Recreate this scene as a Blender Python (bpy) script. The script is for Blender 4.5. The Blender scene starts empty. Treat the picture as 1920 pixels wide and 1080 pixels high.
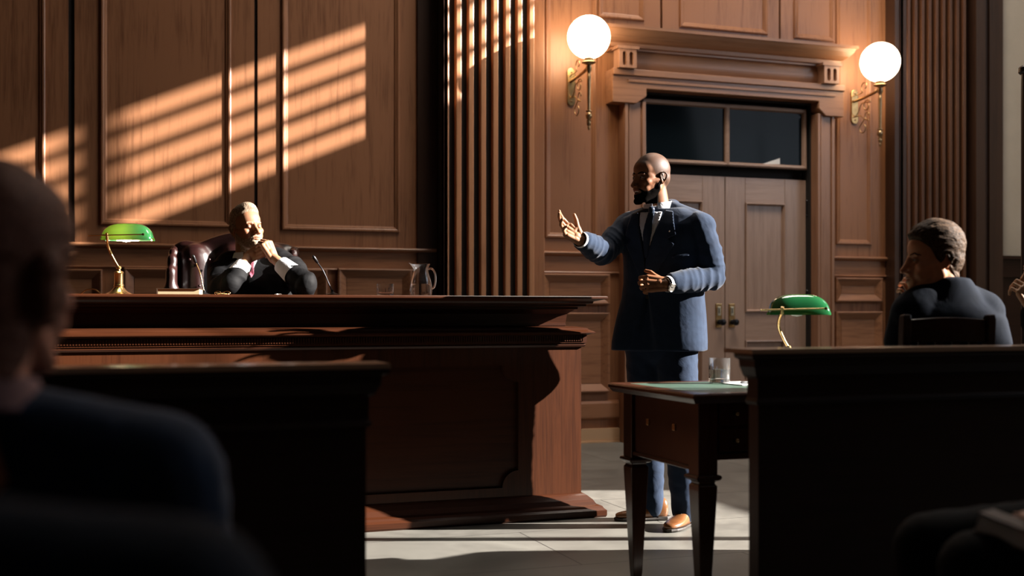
import bpy, bmesh, math, random
import numpy as np
from mathutils import Vector, Matrix, noise
from mathutils.bvhtree import BVHTree
sin, cos, pi = math.sin, math.cos, math.pi
random.seed(7)
SC = bpy.context.scene
COL = SC.collection

# ---------------------------------------------------------------- camera
ALPHA = math.radians(19.7)
FPX = 2200.0
HOR = 585.0
CAMZ = 1.04
FW = Vector((sin(ALPHA), cos(ALPHA), 0)); RT = Vector((cos(ALPHA), -sin(ALPHA), 0)); UP = Vector((0, 0, 1))
CAM = Vector((0, 0, CAMZ))
cd = bpy.data.cameras.new('camera')
cd.sensor_width = 36.0
cd.lens = FPX / 1920 * 36
cd.shift_y = (HOR - 540) / 1920
cd.dof.use_dof = True
cd.dof.focus_distance = 5.85
cd.dof.aperture_fstop = 2.0
cd.clip_start = 0.05
cam = bpy.data.objects.new('camera', cd); COL.objects.link(cam)
cam.location = CAM
cam.rotation_euler = (pi / 2, 0, -ALPHA)
SC.camera = cam

def P(x, y, d):
    "real point seen at photo pixel x,y at distance d along the view axis"
    return CAM + (FW + RT * ((x - 960) / FPX) + UP * ((HOR - y) / FPX)) * d
def PY(x, y, Y):
    d = FW + RT * ((x - 960) / FPX) + UP * ((HOR - y) / FPX)
    return CAM + d * (Y / d.y)
def WX(x, Y): return PY(x, HOR, Y).x
def WZ(x, y, Y): return PY(x, y, Y).z

# ---------------------------------------------------------------- view, world and lights
SC.view_settings.view_transform = 'Standard'
SC.view_settings.look = 'None'
SC.view_settings.exposure = 0.0
SC.view_settings.gamma = 1.0
SC.view_settings.use_curve_mapping = False
w = bpy.data.worlds.new('world'); SC.world = w; w.use_nodes = True
bgn = w.node_tree.nodes['Background']
bgn.inputs[0].default_value = (0.75, 0.82, 1.0, 1); bgn.inputs[1].default_value = 1.0
SC.cycles.max_bounces = 8
SC.cycles.diffuse_bounces = 4
SC.cycles.glossy_bounces = 4
SC.cycles.transmission_bounces = 8
SC.cycles.use_denoising = True
SC.cycles.sample_clamp_indirect = 4.0
SC.cycles.caustics_reflective = False
SC.cycles.caustics_refractive = False

SUND = Vector((-0.90, 0.31, -0.39))
sl = bpy.data.lights.new('sun', 'SUN'); sl.energy = 33.0; sl.angle = math.radians(0.5); sl.color = (1.0, 0.93, 0.86)
so = bpy.data.objects.new('sun', sl); COL.objects.link(so)
so.rotation_euler = SUND.to_track_quat('-Z', 'Y').to_euler(); so.location = (14, -2, 9)

RWX = 9.0   # inner face of the wall with the windows
WIN = [(1.19, 4.15, 2.5, 5.33)]
CLR = [(4.60, 5.44, 5.42, 6.27), (5.535, 6.42, 5.42, 6.27)]
def area(name, loc, tgt, sx, sy, power, color, spread=180):
    l = bpy.data.lights.new(name, 'AREA'); l.shape = 'RECTANGLE'; l.size = sx; l.size_y = sy
    l.energy = power; l.color = color; l.spread = math.radians(spread)
    o = bpy.data.objects.new(name, l); COL.objects.link(o)
    o.location = loc; o.rotation_euler = (Vector(tgt) - Vector(loc)).to_track_quat('-Z', 'Y').to_euler()
    return o
# daylight entering by the windows (sky light, at the panes), and an added overhead fill with no opening above it
area('window_daylight', (RWX - 0.06, 2.6, 3.9), (0, 5.0, 1.6), 2.6, 2.7, 70, (0.80, 0.88, 1.0))
area('clerestory_daylight', (RWX - 0.06, 5.5, 5.85), (3, 6.5, 1.0), 2.2, 0.8, 30, (0.85, 0.90, 1.0))
area('overhead_fill', (4.6, 6.6, 6.7), (4.4, 7.2, 0), 3.0, 1.6, 230, (1.0, 0.88, 0.76))

# ---------------------------------------------------------------- helpers
def W(o):
    m = o.matrix_basis.copy()
    while o.parent: o = o.parent; m = o.matrix_basis @ m
    return m
def thing(name, label, cat, loc=(0, 0, 0), rz=0, group=None):
    o = bpy.data.objects.new(name, None); COL.objects.link(o)
    o.location = loc; o.rotation_euler = (0, 0, rz); o.empty_display_size = 0.1
    tag(o, label, cat, group); return o
def tag(o, label=None, cat=None, group=None, kind=None):
    if label: o['label'] = label
    if cat: o['category'] = cat
    if group: o['group'] = group
    if kind: o['kind'] = kind
    return o
def obj(name, bm, mat, parent=None, smooth=False, bevel=0, seg=2, sub=0, auto=None, label=None):
    if isinstance(bm, bmesh.types.BMesh):
        if not smooth or auto: bmesh.ops.recalc_face_normals(bm, faces=bm.faces)
        me = bpy.data.meshes.new(name); bm.to_mesh(me); bm.free()
    else: me = bm; me.name = name
    o = bpy.data.objects.new(name, me); COL.objects.link(o)
    if parent:
        o.parent = parent
        me.transform(W(parent).inverted())
    for m_ in (mat if isinstance(mat, (list, tuple)) else [mat]): me.materials.append(m_)
    if smooth:
        me.polygons.foreach_set('use_smooth', [True] * len(me.polygons))
        if auto: me.set_sharp_from_angle(angle=math.radians(auto))
    if bevel:
        b = o.modifiers.new('bevel', 'BEVEL'); b.width = bevel; b.segments = seg; b.limit_method = 'ANGLE'; b.angle_limit = math.radians(40)
    if sub:
        s = o.modifiers.new('sub', 'SUBSURF'); s.levels = sub; s.render_levels = sub
    if label: o['label'] = label
    return o
def struct(name, bm=None, mat=None, **k):
    if bm is None:
        o = bpy.data.objects.new(name, None); COL.objects.link(o)
    else: o = obj(name, bm, mat, **k)
    o['kind'] = 'structure'; return o
def copy_tree(o, loc=None, rz=None, parent=None):
    c = o.copy(); COL.objects.link(c)
    if parent: c.parent = parent
    if loc is not None: c.location = loc
    if rz is not None: c.rotation_euler = (0, 0, rz)
    for ch in list(o.children): copy_tree(ch, parent=c)
    return c
def B(): return bmesh.new()
def box(bm, x0, x1, y0, y1, z0, z1):
    v = [bm.verts.new((x, y, z)) for x in (x0, x1) for y in (y0, y1) for z in (z0, z1)]
    for f in ((0, 1, 3, 2), (4, 6, 7, 5), (0, 4, 5, 1), (2, 3, 7, 6), (0, 2, 6, 4), (1, 5, 7, 3)): bm.faces.new([v[i] for i in f])
    return v
def lathe(bm, prof, c=(0, 0, 0), n=32, mat=None, sx=1, sy=1):
    M_ = mat or Matrix.Translation(c)
    rings = []
    for r, z in prof:
        if r < 1e-5: rings.append([bm.verts.new(M_ @ Vector((0, 0, z)))])
        else: rings.append([bm.verts.new(M_ @ Vector((r * sx * cos(2 * pi * i / n), r * sy * sin(2 * pi * i / n), z))) for i in range(n)])
    for a, b in zip(rings, rings[1:]):
        if len(a) == 1 and len(b) == 1: continue
        for i in range(n):
            j = (i + 1) % n
            if len(a) == 1: bm.faces.new((a[0], b[i], b[j]))
            elif len(b) == 1: bm.faces.new((a[i], b[0], a[j])) if False else bm.faces.new((a[i], a[j], b[0]))
            else: bm.faces.new((a[i], a[j], b[j], b[i]))
    for ring, flip in ((rings[0], True), (rings[-1], False)):
        if len(ring) > 1: bm.faces.new(ring[::-1] if flip else ring)
def tube(bm, pts, r, n=10, caps=True, flat=None):
    pts = [Vector(p) for p in pts]; rs = r if isinstance(r, (list, tuple)) else [r] * len(pts)
    t0 = (pts[1] - pts[0]).normalized()
    u = t0.orthogonal().normalized(); rings = []
    for i, p in enumerate(pts):
        t = (pts[min(i + 1, len(pts) - 1)] - pts[max(i - 1, 0)]).normalized()
        u = (u - t * u.dot(t)).normalized(); v = t.cross(u)
        rings.append([bm.verts.new(p + u * (rs[i] * cos(2 * pi * k / n)) + v * (rs[i] * sin(2 * pi * k / n))) for k in range(n)])
    for a, b in zip(rings, rings[1:]):
        for i in range(n): bm.faces.new((a[i], a[(i + 1) % n], b[(i + 1) % n], b[i]))
    if caps: bm.faces.new(rings[0][::-1]); bm.faces.new(rings[-1])
def spline(pts, n=8):
    "Catmull-Rom through pts"
    pts = [Vector(p) for p in pts]; out = []
    q = [pts[0] * 2 - pts[1]] + pts + [pts[-1] * 2 - pts[-2]]
    for i in range(1, len(q) - 2):
        for k in range(n):
            t = k / n; a, b, c, d = q[i - 1:i + 3]
            out.append(0.5 * ((2 * b) + (c - a) * t + (2 * a - 5 * b + 4 * c - d) * t * t + (3 * b - a - 3 * c + d) * t ** 3))
    out.append(pts[-1]); return out
def sweep(bm, path, prof, closed=False, cap=True):
    "profile [(out, z)] swept with mitres along a path [(x, y)]; outward is to the right of travel"
    n = len(path); P2 = [Vector(p) for p in path]; rows = []
    for i in range(n):
        def nrm(a, b): d = (b - a).normalized(); return Vector((d.y, -d.x))
        ns = []
        if closed or i > 0: ns.append(nrm(P2[i - 1], P2[i]))
        if closed or i < n - 1: ns.append(nrm(P2[i], P2[(i + 1) % n]))
        m = ns[0] if len(ns) == 1 else (ns[0] + ns[1]) / (1 + ns[0].dot(ns[1]))
        rows.append([bm.verts.new((P2[i].x + m.x * o, P2[i].y + m.y * o, z)) for o, z in prof])
    for i in range(n if closed else n - 1):
        a, b = rows[i], rows[(i + 1) % n]
        for k in range(len(prof) - 1): bm.faces.new((a[k], b[k], b[k + 1], a[k + 1]))
    if cap and not closed:
        for r in (rows[0], rows[-1]):
            try: bm.faces.new(r)
            except Exception: pass
    return rows
def framemould(bm, x0, x1, z0, z1, Y, prof, fill=False):
    "mitred rectangular moulding on a wall facing -Y; prof [(inset, protrusion)]"
    rows = []
    for i, p in prof:
        rows.append([bm.verts.new(c) for c in ((x0 + i, Y - p, z0 + i), (x1 - i, Y - p, z0 + i), (x1 - i, Y - p, z1 - i), (x0 + i, Y - p, z1 - i))])
    for a, b in zip(rows, rows[1:]):
        for k in range(4): bm.faces.new((a[k], a[(k + 1) % 4], b[(k + 1) % 4], b[k]))
    if fill: bm.faces.new(rows[-1])
def prism(bm, pts, f0, f1, holes=()):
    "outline (with holes) in 2D, f0/f1 map (a,b) to the two 3D faces"
    loops = []
    for L in [pts] + list(holes):
        loops.append(([bm.verts.new(f0(*p)) for p in L], [bm.verts.new(f1(*p)) for p in L]))
    for a, b in loops:
        for i in range(len(a)): bm.faces.new((a[i], a[(i + 1) % len(a)], b[(i + 1) % len(b)], b[i]))
    for s in (0, 1):
        es = []
        for L in loops:
            v = L[s]
            for i in range(len(v)):
                e = bm.edges.get((v[i], v[(i + 1) % len(v)])); es.append(e)
        if holes: bmesh.ops.triangle_fill(bm, edges=es, use_beauty=True)
        else: bm.faces.new(loops[0][s])
def arc(cx, cy, r, a0, a1, n=8): return [(cx + r * cos(math.radians(a0 + (a1 - a0) * i / n)), cy + r * sin(math.radians(a0 + (a1 - a0) * i / n))) for i in range(n + 1)]

# ---------------------------------------------------------------- materials
MAT = {}
def mat(name, color=(0.5, 0.5, 0.5), rough=0.5, metal=0.0, spec=0.5, **k):
    m = bpy.data.materials.new(name); m.use_nodes = True
    b = m.node_tree.nodes['Principled BSDF']
    b.inputs['Base Color'].default_value = (*color, 1); b.inputs['Roughness'].default_value = rough
    b.inputs['Metallic'].default_value = metal; b.inputs['Specular IOR Level'].default_value = spec
    for a, v in k.items():
        b.inputs[a.replace('_', ' ')].default_value = v
    MAT[name] = m; return m
def nodes(m): return m.node_tree.nodes, m.node_tree.links, m.node_tree.nodes['Principled BSDF']
def wood(name, c0, c1, rough=0.35, axis='z', scale=1.0, bump=0.15, coat=0.0):
    m = mat(name, c0, rough); N, L, b = nodes(m)
    g = N.new('ShaderNodeNewGeometry'); mp = N.new('ShaderNodeMapping')
    s = {'z': (28, 28, 1.3), 'x': (1.3, 28, 28), 'y': (28, 1.3, 28)}[axis]
    mp.inputs['Scale'].default_value = [v * scale for v in s]
    L.new(g.outputs['Position'], mp.inputs['Vector'])
    n1 = N.new('ShaderNodeTexNoise'); n1.inputs['Scale'].default_value = 1.0; n1.inputs['Detail'].default_value = 6; n1.inputs['Roughness'].default_value = 0.65; n1.inputs['Distortion'].default_value = 0.6
    L.new(mp.outputs[0], n1.inputs['Vector'])
    mp2 = N.new('ShaderNodeMapping'); mp2.inputs['Scale'].default_value = [v * scale * 5 for v in s]; L.new(g.outputs['Position'], mp2.inputs['Vector'])
    n2 = N.new('ShaderNodeTexNoise'); n2.inputs['Scale'].default_value = 1.0; n2.inputs['Detail'].default_value = 3
    L.new(mp2.outputs[0], n2.inputs['Vector'])
    n3 = N.new('ShaderNodeTexNoise'); n3.inputs['Scale'].default_value = 1.6; n3.inputs['Detail'].default_value = 2; L.new(g.outputs['Position'], n3.inputs['Vector'])
    ad = N.new('ShaderNodeMath'); ad.operation = 'MULTIPLY_ADD'; ad.inputs[1].default_value = 0.45; L.new(n2.outputs[0], ad.inputs[0]); L.new(n1.outputs[0], ad.inputs[2])
    ad2 = N.new('ShaderNodeMath'); ad2.operation = 'MULTIPLY_ADD'; ad2.inputs[1].default_value = 0.5; L.new(n3.outputs[0], ad2.inputs[0]); L.new(ad.outputs[0], ad2.inputs[2])
    r = N.new('ShaderNodeValToRGB'); r.color_ramp.elements[0].position = 0.65; r.color_ramp.elements[0].color = (*c0, 1)
    r.color_ramp.elements[1].position = 1.3 if False else 1.0; r.color_ramp.elements[1].color = (*c1, 1)
    L.new(ad2.outputs[0], r.inputs[0]); L.new(r.outputs[0], b.inputs['Base Color'])
    bp = N.new('ShaderNodeBump'); bp.inputs['Strength'].default_value = bump; bp.inputs['Distance'].default_value = 0.002
    L.new(n2.outputs[0], bp.inputs['Height']); L.new(bp.outputs[0], b.inputs['Normal'])
    if coat: b.inputs['Coat Weight'].default_value = coat; b.inputs['Coat Roughness'].default_value = 0.15
    return m
def noisy(name, c0, c1, rough=0.6, scale=8, detail=5, bump=0.0, bscale=200, metal=0, spec=0.5, coords='Object', **k):
    m = mat(name, c0, rough, metal, spec, **k); N, L, b = nodes(m)
    tc = N.new('ShaderNodeTexCoord'); n = N.new('ShaderNodeTexNoise'); n.inputs['Scale'].default_value = scale; n.inputs['Detail'].default_value = detail
    L.new(tc.outputs[coords], n.inputs['Vector'])
    r = N.new('ShaderNodeValToRGB'); r.color_ramp.elements[0].position = 0.3; r.color_ramp.elements[1].position = 0.7
    r.color_ramp.elements[0].color = (*c0, 1); r.color_ramp.elements[1].color = (*c1, 1)
    L.new(n.outputs[0], r.inputs[0]); L.new(r.outputs[0], b.inputs['Base Color'])
    if bump:
        n2 = N.new('ShaderNodeTexNoise'); n2.inputs['Scale'].default_value = bscale; n2.inputs['Detail'].default_value = 3; L.new(tc.outputs[coords], n2.inputs['Vector'])
        bp = N.new('ShaderNodeBump'); bp.inputs['Strength'].default_value = bump; bp.inputs['Distance'].default_value = 0.004
        L.new(n2.outputs[0], bp.inputs['Height']); L.new(bp.outputs[0], b.inputs['Normal'])
    return m

def lessgloss(m, v=.25): m.node_tree.nodes['Principled BSDF'].inputs['Specular IOR Level'].default_value = v
WWALL = wood('panelling wood', (0.145, 0.058, 0.026), (0.33, 0.147, 0.070), 0.36)
WWALLH = wood('panelling wood horizontal grain', (0.145, 0.058, 0.026), (0.33, 0.147, 0.070), 0.36, 'x')
WDOOR = wood('door wood', (0.27, 0.17, 0.125), (0.39, 0.26, 0.195), 0.32)
WDOORH = wood('door wood horizontal grain', (0.27, 0.17, 0.125), (0.39, 0.26, 0.195), 0.32, 'x')
WBENCH = wood('bench mahogany', (0.019, 0.0054, 0.0021), (0.045, 0.0130, 0.0048), 0.36, 'x', 0.7, coat=0.08)
WBENCHV = wood('bench mahogany upright', (0.021, 0.0060, 0.0022), (0.052, 0.0155, 0.0055), 0.36, 'z', 0.7, coat=0.08)
WCAP = wood('polished cap highlight wood', (0.34, 0.20, 0.125), (0.48, 0.30, 0.19), 0.3, 'x', coat=1.0)  # pale tone paints the highlight along the rail tops
WBAT = wood('lit batten wood', (0.26, 0.115, 0.052), (0.50, 0.235, 0.115), 0.36)  # wood tone raised to paint the light falling on the left battens
WCAS = wood('casing wood', (0.19, 0.085, 0.042), (0.33, 0.160, 0.085), 0.34, 'x')
WCASV = wood('casing wood upright', (0.19, 0.09, 0.05), (0.33, 0.17, 0.10), 0.34)
WBATDK = wood('darker batten wood', (0.045, 0.017, 0.008), (0.10, 0.040, 0.018), 0.36)  # darker tone for the right pilaster battens
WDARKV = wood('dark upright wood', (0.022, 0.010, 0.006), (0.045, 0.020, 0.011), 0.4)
WDARK = wood('dark rail wood', (0.012, 0.006, 0.0045), (0.028, 0.012, 0.008), 0.32, 'x')
WDESK = wood('desk wood', (0.036, 0.011, 0.006), (0.08, 0.026, 0.012), 0.25, 'z', coat=0.3)
WBASE = wood('pale skirting wood', (0.42, 0.25, 0.13), (0.58, 0.36, 0.2), 0.4, 'x')  # paler wood tone than the panelling
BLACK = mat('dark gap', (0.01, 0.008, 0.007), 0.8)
PLASTER = noisy('plaster', (0.48, 0.42, 0.33), (0.56, 0.49, 0.39), 0.85, 3, bump=0.5, bscale=60, coords='Object')
WHITEP = mat('ceiling paint', (0.55, 0.53, 0.5), 0.8)
BRASS = noisy('brass', (0.55, 0.34, 0.14), (0.72, 0.50, 0.24), 0.25, 30, metal=1.0)
DBRASS = noisy('aged brass', (0.36, 0.24, 0.13), (0.5, 0.35, 0.2), 0.35, 20, metal=1.0)
BLACKM = mat('black metal', (0.015, 0.015, 0.017), 0.35, 0.6)
for m_ in (WBENCH, WBENCHV): lessgloss(m_, .22)
lessgloss(WDARK, .25)
# ---------------------------------------------------------------- room shell
YW = 8.59
CH = 6.8
def floor_mat():
    m = mat('floor stone', (0.12, 0.115, 0.10), 0.5); N, L, b = nodes(m)
    g = N.new('ShaderNodeNewGeometry'); n = N.new('ShaderNodeTexNoise'); n.inputs['Scale'].default_value = 2.2; n.inputs['Detail'].default_value = 8; n.inputs['Roughness'].default_value = 0.6; n.inputs['Distortion'].default_value = 0.8
    L.new(g.outputs['Position'], n.inputs['Vector'])
    r = N.new('ShaderNodeValToRGB'); r.color_ramp.elements[0].position = 0.35; r.color_ramp.elements[0].color = (0.105, 0.10, 0.088, 1)
    r.color_ramp.elements[1].position = 0.7; r.color_ramp.elements[1].color = (0.185, 0.178, 0.155, 1)
    L.new(n.outputs[0], r.inputs[0])
    br = N.new('ShaderNodeTexBrick'); br.offset = 0.5; br.inputs['Scale'].default_value = 1.0; br.inputs['Mortar Size'].default_value = 0.003
    br.inputs['Brick Width'].default_value = 1.5; br.inputs['Row Height'].default_value = 0.75; br.inputs['Mortar Smooth'].default_value = 0.0
    mp = N.new('ShaderNodeMapping'); mp.inputs['Location'].default_value = (0.35, 0.05, 0); L.new(g.outputs['Position'], mp.inputs['Vector']); L.new(mp.outputs[0], br.inputs['Vector'])
    mx = N.new('ShaderNodeMix'); mx.data_type = 'RGBA'; mx.inputs['B'].default_value = (0.03, 0.028, 0.025, 1)
    L.new(br.outputs['Fac'], mx.inputs['Factor']); L.new(r.outputs[0], mx.inputs['A']); L.new(mx.outputs['Result'], b.inputs['Base Color'])
    rr = N.new('ShaderNodeMapRange'); rr.inputs['To Min'].default_value = 0.35; rr.inputs['To Max'].default_value = 0.6; L.new(n.outputs[0], rr.inputs['Value']); L.new(rr.outputs[0], b.inputs['Roughness'])
    return m
XL, XR, YB = -6.0, RWX, -5.0
bm = B(); box(bm, XL - .3, XR + .3, YB - .3, YW + .3, -0.2, 0); struct('floor', bm, floor_mat())
bm = B(); box(bm, XL - .3, XR + .3, YB - .3, YW + .3, CH, CH + .2); struct('ceiling', bm, WHITEP)
bm = B(); box(bm, XL - .3, XR + .3, YB - .3, YB, 0, CH); struct('wall_rear', bm, WDARK)
bm = B(); box(bm, XL - .3, XL, YB, YW, 0, CH); struct('wall_left', bm, WDARK)
# right wall: stone wall pierced by windows
bm = B(); ys = sorted([(a, b_, c, d) for a, b_, c, d in WIN + CLR])
cuts = [YB] + [v for q in ys for v in q[:2]] + [YW + .3]
for i in range(0, len(cuts), 2): box(bm, RWX, RWX + .06, cuts[i], cuts[i + 1], 0, CH)
for a, b_, c, d in ys: box(bm, RWX, RWX + .06, a, b_, 0, c); box(bm, RWX, RWX + .06, a, b_, d, CH)
struct('wall_right', bm, PLASTER)
for k, (a, b_, c, d) in enumerate(WIN):
    wn = struct('window_%d' % (k + 2)); bm = B()
    for (p, q, r_, s) in ((a, a + .03, c, d), (b_ - .03, b_, c, d), (a, b_, c, c + .03), (a, b_, d - .03, d), (2.59, 2.61, c, d)): box(bm, RWX + .015, RWX + .05, p, q, r_, s)
    obj('window_frame', bm, WDARK, wn)
for k, (a, b_, c, d) in enumerate(CLR):
    wn = struct('window_%d' % (k + 3)); bm = B()
    for (p, q, r_, s) in ((a - .02, a, c, d), (b_, b_ + .02, c, d)): box(bm, RWX + .015, RWX + .05, p, q, r_, s)
    obj('window_frame', bm, WDARK, wn)
    npi = 5; pit = (d - c + .0) / (npi - .36)
    for j in range(npi - 1):
        z0 = c + pit * .64 + j * pit
        bm = B(); box(bm, RWX + .02, RWX + .03, a - .01, b_ + .01, z0, z0 + pit * .36); obj('louvre', bm, WDARK, wn)

# ---------------------------------------------------------------- panelled wall behind the bench and the door
wall = struct('wall_front')
DO = (4.17, 5.78, 2.82)     # door opening
def X8(x): return WX(x, YW)
bm = B()
G = .012
# upper boards with the fine grooves between them
g1, g2, g3, g4 = X8(134), X8(480), X8(1240), X8(1462)
ZR = 1.50
def boards(x0, x1, z0, z1, m=WWALL, y=YW):
    bm = B(); box(bm, x0, x1, y, y + .12, z0, z1); obj('board', bm, m, wall)
for a, b_ in ((XL, g1 - .02), (g1 + .02, g2 - .012), (g2 + .012, 2.56)): boards(a, b_, ZR, CH)
boards(3.0, DO[0], ZR, WZ(1240, 60, YW)); boards(DO[1], 7.9, ZR, WZ(1240, 60, YW))
zz = WZ(1240, 60, YW)
boards(3.0, g3 - .01, zz, CH); boards(g3 + .01, g4 - .01, zz, CH); boards(g4 + .01, 7.9, zz, CH)
boards(DO[0], DO[1], DO[2], zz, WWALLH)
bm = B(); box(bm, XL, DO[0] - .3, YW + .015, YW + .3, 0, CH); box(bm, DO[1] + .3, 9, YW + .015, YW + .3, 0, CH); box(bm, DO[0] - .3, DO[1] + .3, YW + .05, YW + .3, DO[2], CH)
obj('backing', bm, BLACK, wall)
# frieze and dado boards
boards(XL, 2.56, 1.36, 1.488, WWALLH); boards(3.0, DO[0], 1.36, 1.488, WWALLH); boards(DO[1], 7.9, 1.36, 1.488, WWALLH)
boards(XL, 2.56, 0.0, 1.345); boards(3.0, DO[0], 0.0, 1.345); boards(DO[1], 7.9, 0.0, 1.345)
MO = [(0, 0), (0, .012), (.008, .017), (.018, .016), (.026, .010), (.034, .008), (.040, .002), (.046, .0)]
def mould(x0, x1, z0, z1, y=YW, prof=MO, name='panel_moulding', m=WWALL, parent=None):
    bm = B(); framemould(bm, x0, x1, z0, z1, y, prof); return obj(name, bm, m, parent or wall)
RAISED = [(0, 0), (0, .028), (.012, .030), (.022, .026), (.028, .012), (.075, .040), (.078, .040)]
def raised(x0, x1, z0, z1, y=YW, m=WWALLH):
    bm = B(); framemould(bm, x0, x1, z0, z1, y, [(0, 0), (0, .040), (.010, .044), (.020, .040), (.070, .010), (.070, .014), (.072, .014)], fill=True)
    obj('raised_panel', bm, m, wall)
TZ = 4.3
zb = lambda x, y: WZ(x, y, YW)
mould(X8(-160), X8(85), zb(80, 415), TZ)
mould(X8(188), X8(433), zb(300, 424), TZ)
mould(X8(528), X8(749), zb(640, 434), TZ)
mould(X8(1022), X8(1118), zb(1070, 447), TZ)
mould(X8(1121), X8(1207), zb(1200, 40), TZ)
mould(X8(1274), X8(1438), zb(1350, 58), TZ)
mould(X8(1488), X8(1640), zb(1520, 73), TZ) if False else None
mould(X8(1488), X8(1563), zb(1520, 75), TZ)
mould(X8(1567), X8(1633), zb(1600, 459), TZ)
# chair rail
def railrun(x0, x1, z, prof=((0, 0), (.012, .0), (.03, .012), (.034, .022), (.030, .03), (.012, .036), (0, .036)), name='chair_rail', m=WWALLH):
    bm = B(); sweep(bm, [(x1, YW), (x0, YW)][::-1], [(o, z + h) for o, h in prof]); obj(name, bm, m, wall)
for a, b_ in ((XL, 2.46), (3.18, DO[0] - .18), (DO[1] + .18, X8(1668))):
    railrun(a, b_, 1.485); railrun(a, b_, 1.345, ((0, 0), (.014, 0), (.018, .008), (.012, .016), (0, .016)), 'dado_bead')
# raised dado panels
def dz(x, y): return WZ(x, y, YW)
for x0, x1 in ((-60, 192), (232, 480), (500, 612), (632, 770)):
    raised(X8(x0), X8(x1), .72, dz(x1, 505)); raised(X8(x0), X8(x1), .30, .62)
for x0, x1 in ((1014, 1140),):
    raised(X8(x0), X8(x1), dz(1120, 571), dz(1120, 514)); raised(X8(x0), X8(x1), dz(1120, 735), dz(1120, 586))
for x0, x1 in ((1563, 1650),):
    raised(X8(x0), X8(x1), dz(1600, 566), dz(1600, 521)); raised(X8(x0), X8(x1), dz(1600, 700), dz(1600, 584))
# skirting
for k, (a, b_) in enumerate(((XL, DO[0] - .19), (DO[1] + .19, 8.9))):
    bm = B(); sweep(bm, [(a, YW), (b_, YW)], [(0, .19), (.02, .19), (.03, .20), (.03, .31), (.022, .33), (.0, .335)]); obj('plinth', bm, WWALLH, wall)
    bm = B(); box(bm, a, b_, YW - .035, YW - .0, 0, .112); box(bm, a, b_, YW - .045, YW, 0, .012)
    struct('baseboard_' + ('left', 'right')[k], bm, WBASE)
PXL_ = 2.46
# right end: boarded return and plaster
bm = B(); box(bm, X8(1660), X8(1684), YW - .13, YW, 0, CH); box(bm, 7.42, 7.52, YW - .14, YW, 0, CH); box(bm, 7.52, 7.80, YW - .05, YW, 0, CH); box(bm, 7.63, 7.67, YW - .07, YW - .05, 0, CH); obj('corner_boards', bm, WDARKV, wall)
bm = B(); box(bm, X8(782), PXL_, YW - .02, YW, 0, CH); obj('shade_board', bm, WDARKV, wall)  # dark wood board, the shade beside the pilaster put into its colour
bm = B(); box(bm, 7.80, 9, YW - .005, YW + .02, zb(1890, 482), CH); obj('plaster_field', bm, PLASTER, wall)
bm = B(); box(bm, 7.80, 9, YW - .02, YW + .02, 0, zb(1890, 482)); box(bm, 7.8, 9, YW - .05, YW - .02, zb(1890, 486), zb(1890, 480)); box(bm, 7.8, 9, YW - .05, YW - .02, zb(1890, 520), zb(1890, 513)); obj('dark_dado', bm, WDARK, wall)

# fluted battened pilasters
def pilaster(x0, x1, y, n, bw, name, m=WWALL, first=.02):
    t = struct(name)
    bm = B(); box(bm, x0, x1, y + .055, YW + .1, 0, CH); obj('backing_board', bm, BLACK, t)  # backing coloured black to paint the shade between the battens
    bm = B(); box(bm, x0, x0 + .03, y + .0, y + .055, 0, CH); obj('edge_board', bm, WDARK, t)
    pit = (x1 - x0 - first - bw) / (n - 1)
    for i in range(n):
        xa = x0 + first + i * pit
        bm = B(); box(bm, xa, xa + bw, y, y + .055, 0, CH); obj('batten', bm, m, t, bevel=.006)
PXL, PXR = 2.468, 3.19
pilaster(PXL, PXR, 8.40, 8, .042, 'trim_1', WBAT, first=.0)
bm = B(); box(bm, 3.165, 3.30, 8.46, YW + .1, 0, CH); obj('side_board', bm, WWALL, bpy.data.objects['trim_1'], bevel=.01)
pilaster(WX(1688, 8.45), WX(1812, 8.45), 8.45, 10, .036, 'trim_2', WBATDK, first=.0)

# ---------------------------------------------------------------- door
door = struct('door_1')
xo0, xo1, zo = DO
def casing_leg(x0, x1, z1, y0=8.47):
    bm = B(); box(bm, x0, x1, y0 + .02, YW, 0, z1)
    w_ = x1 - x0
    box(bm, x0 + w_ * .0, x0 + w_ * .16, y0, y0 + .02, 0, z1); box(bm, x0 + w_ * .84, x1, y0 + .004, y0 + .02, 0, z1)
    box(bm, x0 + w_ * .22, x0 + w_ * .30, y0 + .012, y0 + .02, 0, z1); return bm
obj('casing', casing_leg(3.985, xo0, 2.72), WCASV, door, bevel=.004); obj('casing', casing_leg(xo1, 5.95, 2.72), WCASV, door, bevel=.004)
# eared head casing
bm = B()
prism(bm, [(3.87, 2.70), (xo0 - .09, 2.70), (xo0, 2.76), (xo0, zo), (xo1, zo), (xo1, 2.76), (xo1 + .07, 2.70), (6.03, 2.70), (6.03, 2.965), (3.87, 2.965)], lambda a, b: (a, 8.455, b), lambda a, b: (a, YW, b))
obj('head_casing', bm, WCAS, door, bevel=.006)
bm = B(); box(bm, 3.87, 6.03, 8.435, 8.47, 2.915, 2.968); obj('fillet', bm, WCAS, door, bevel=.006)
bm = B(); box(bm, 4.0, 5.94, 8.445, 8.46, 2.865, 2.885); obj('fillet', bm, WCAS, door, bevel=.003)
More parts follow.
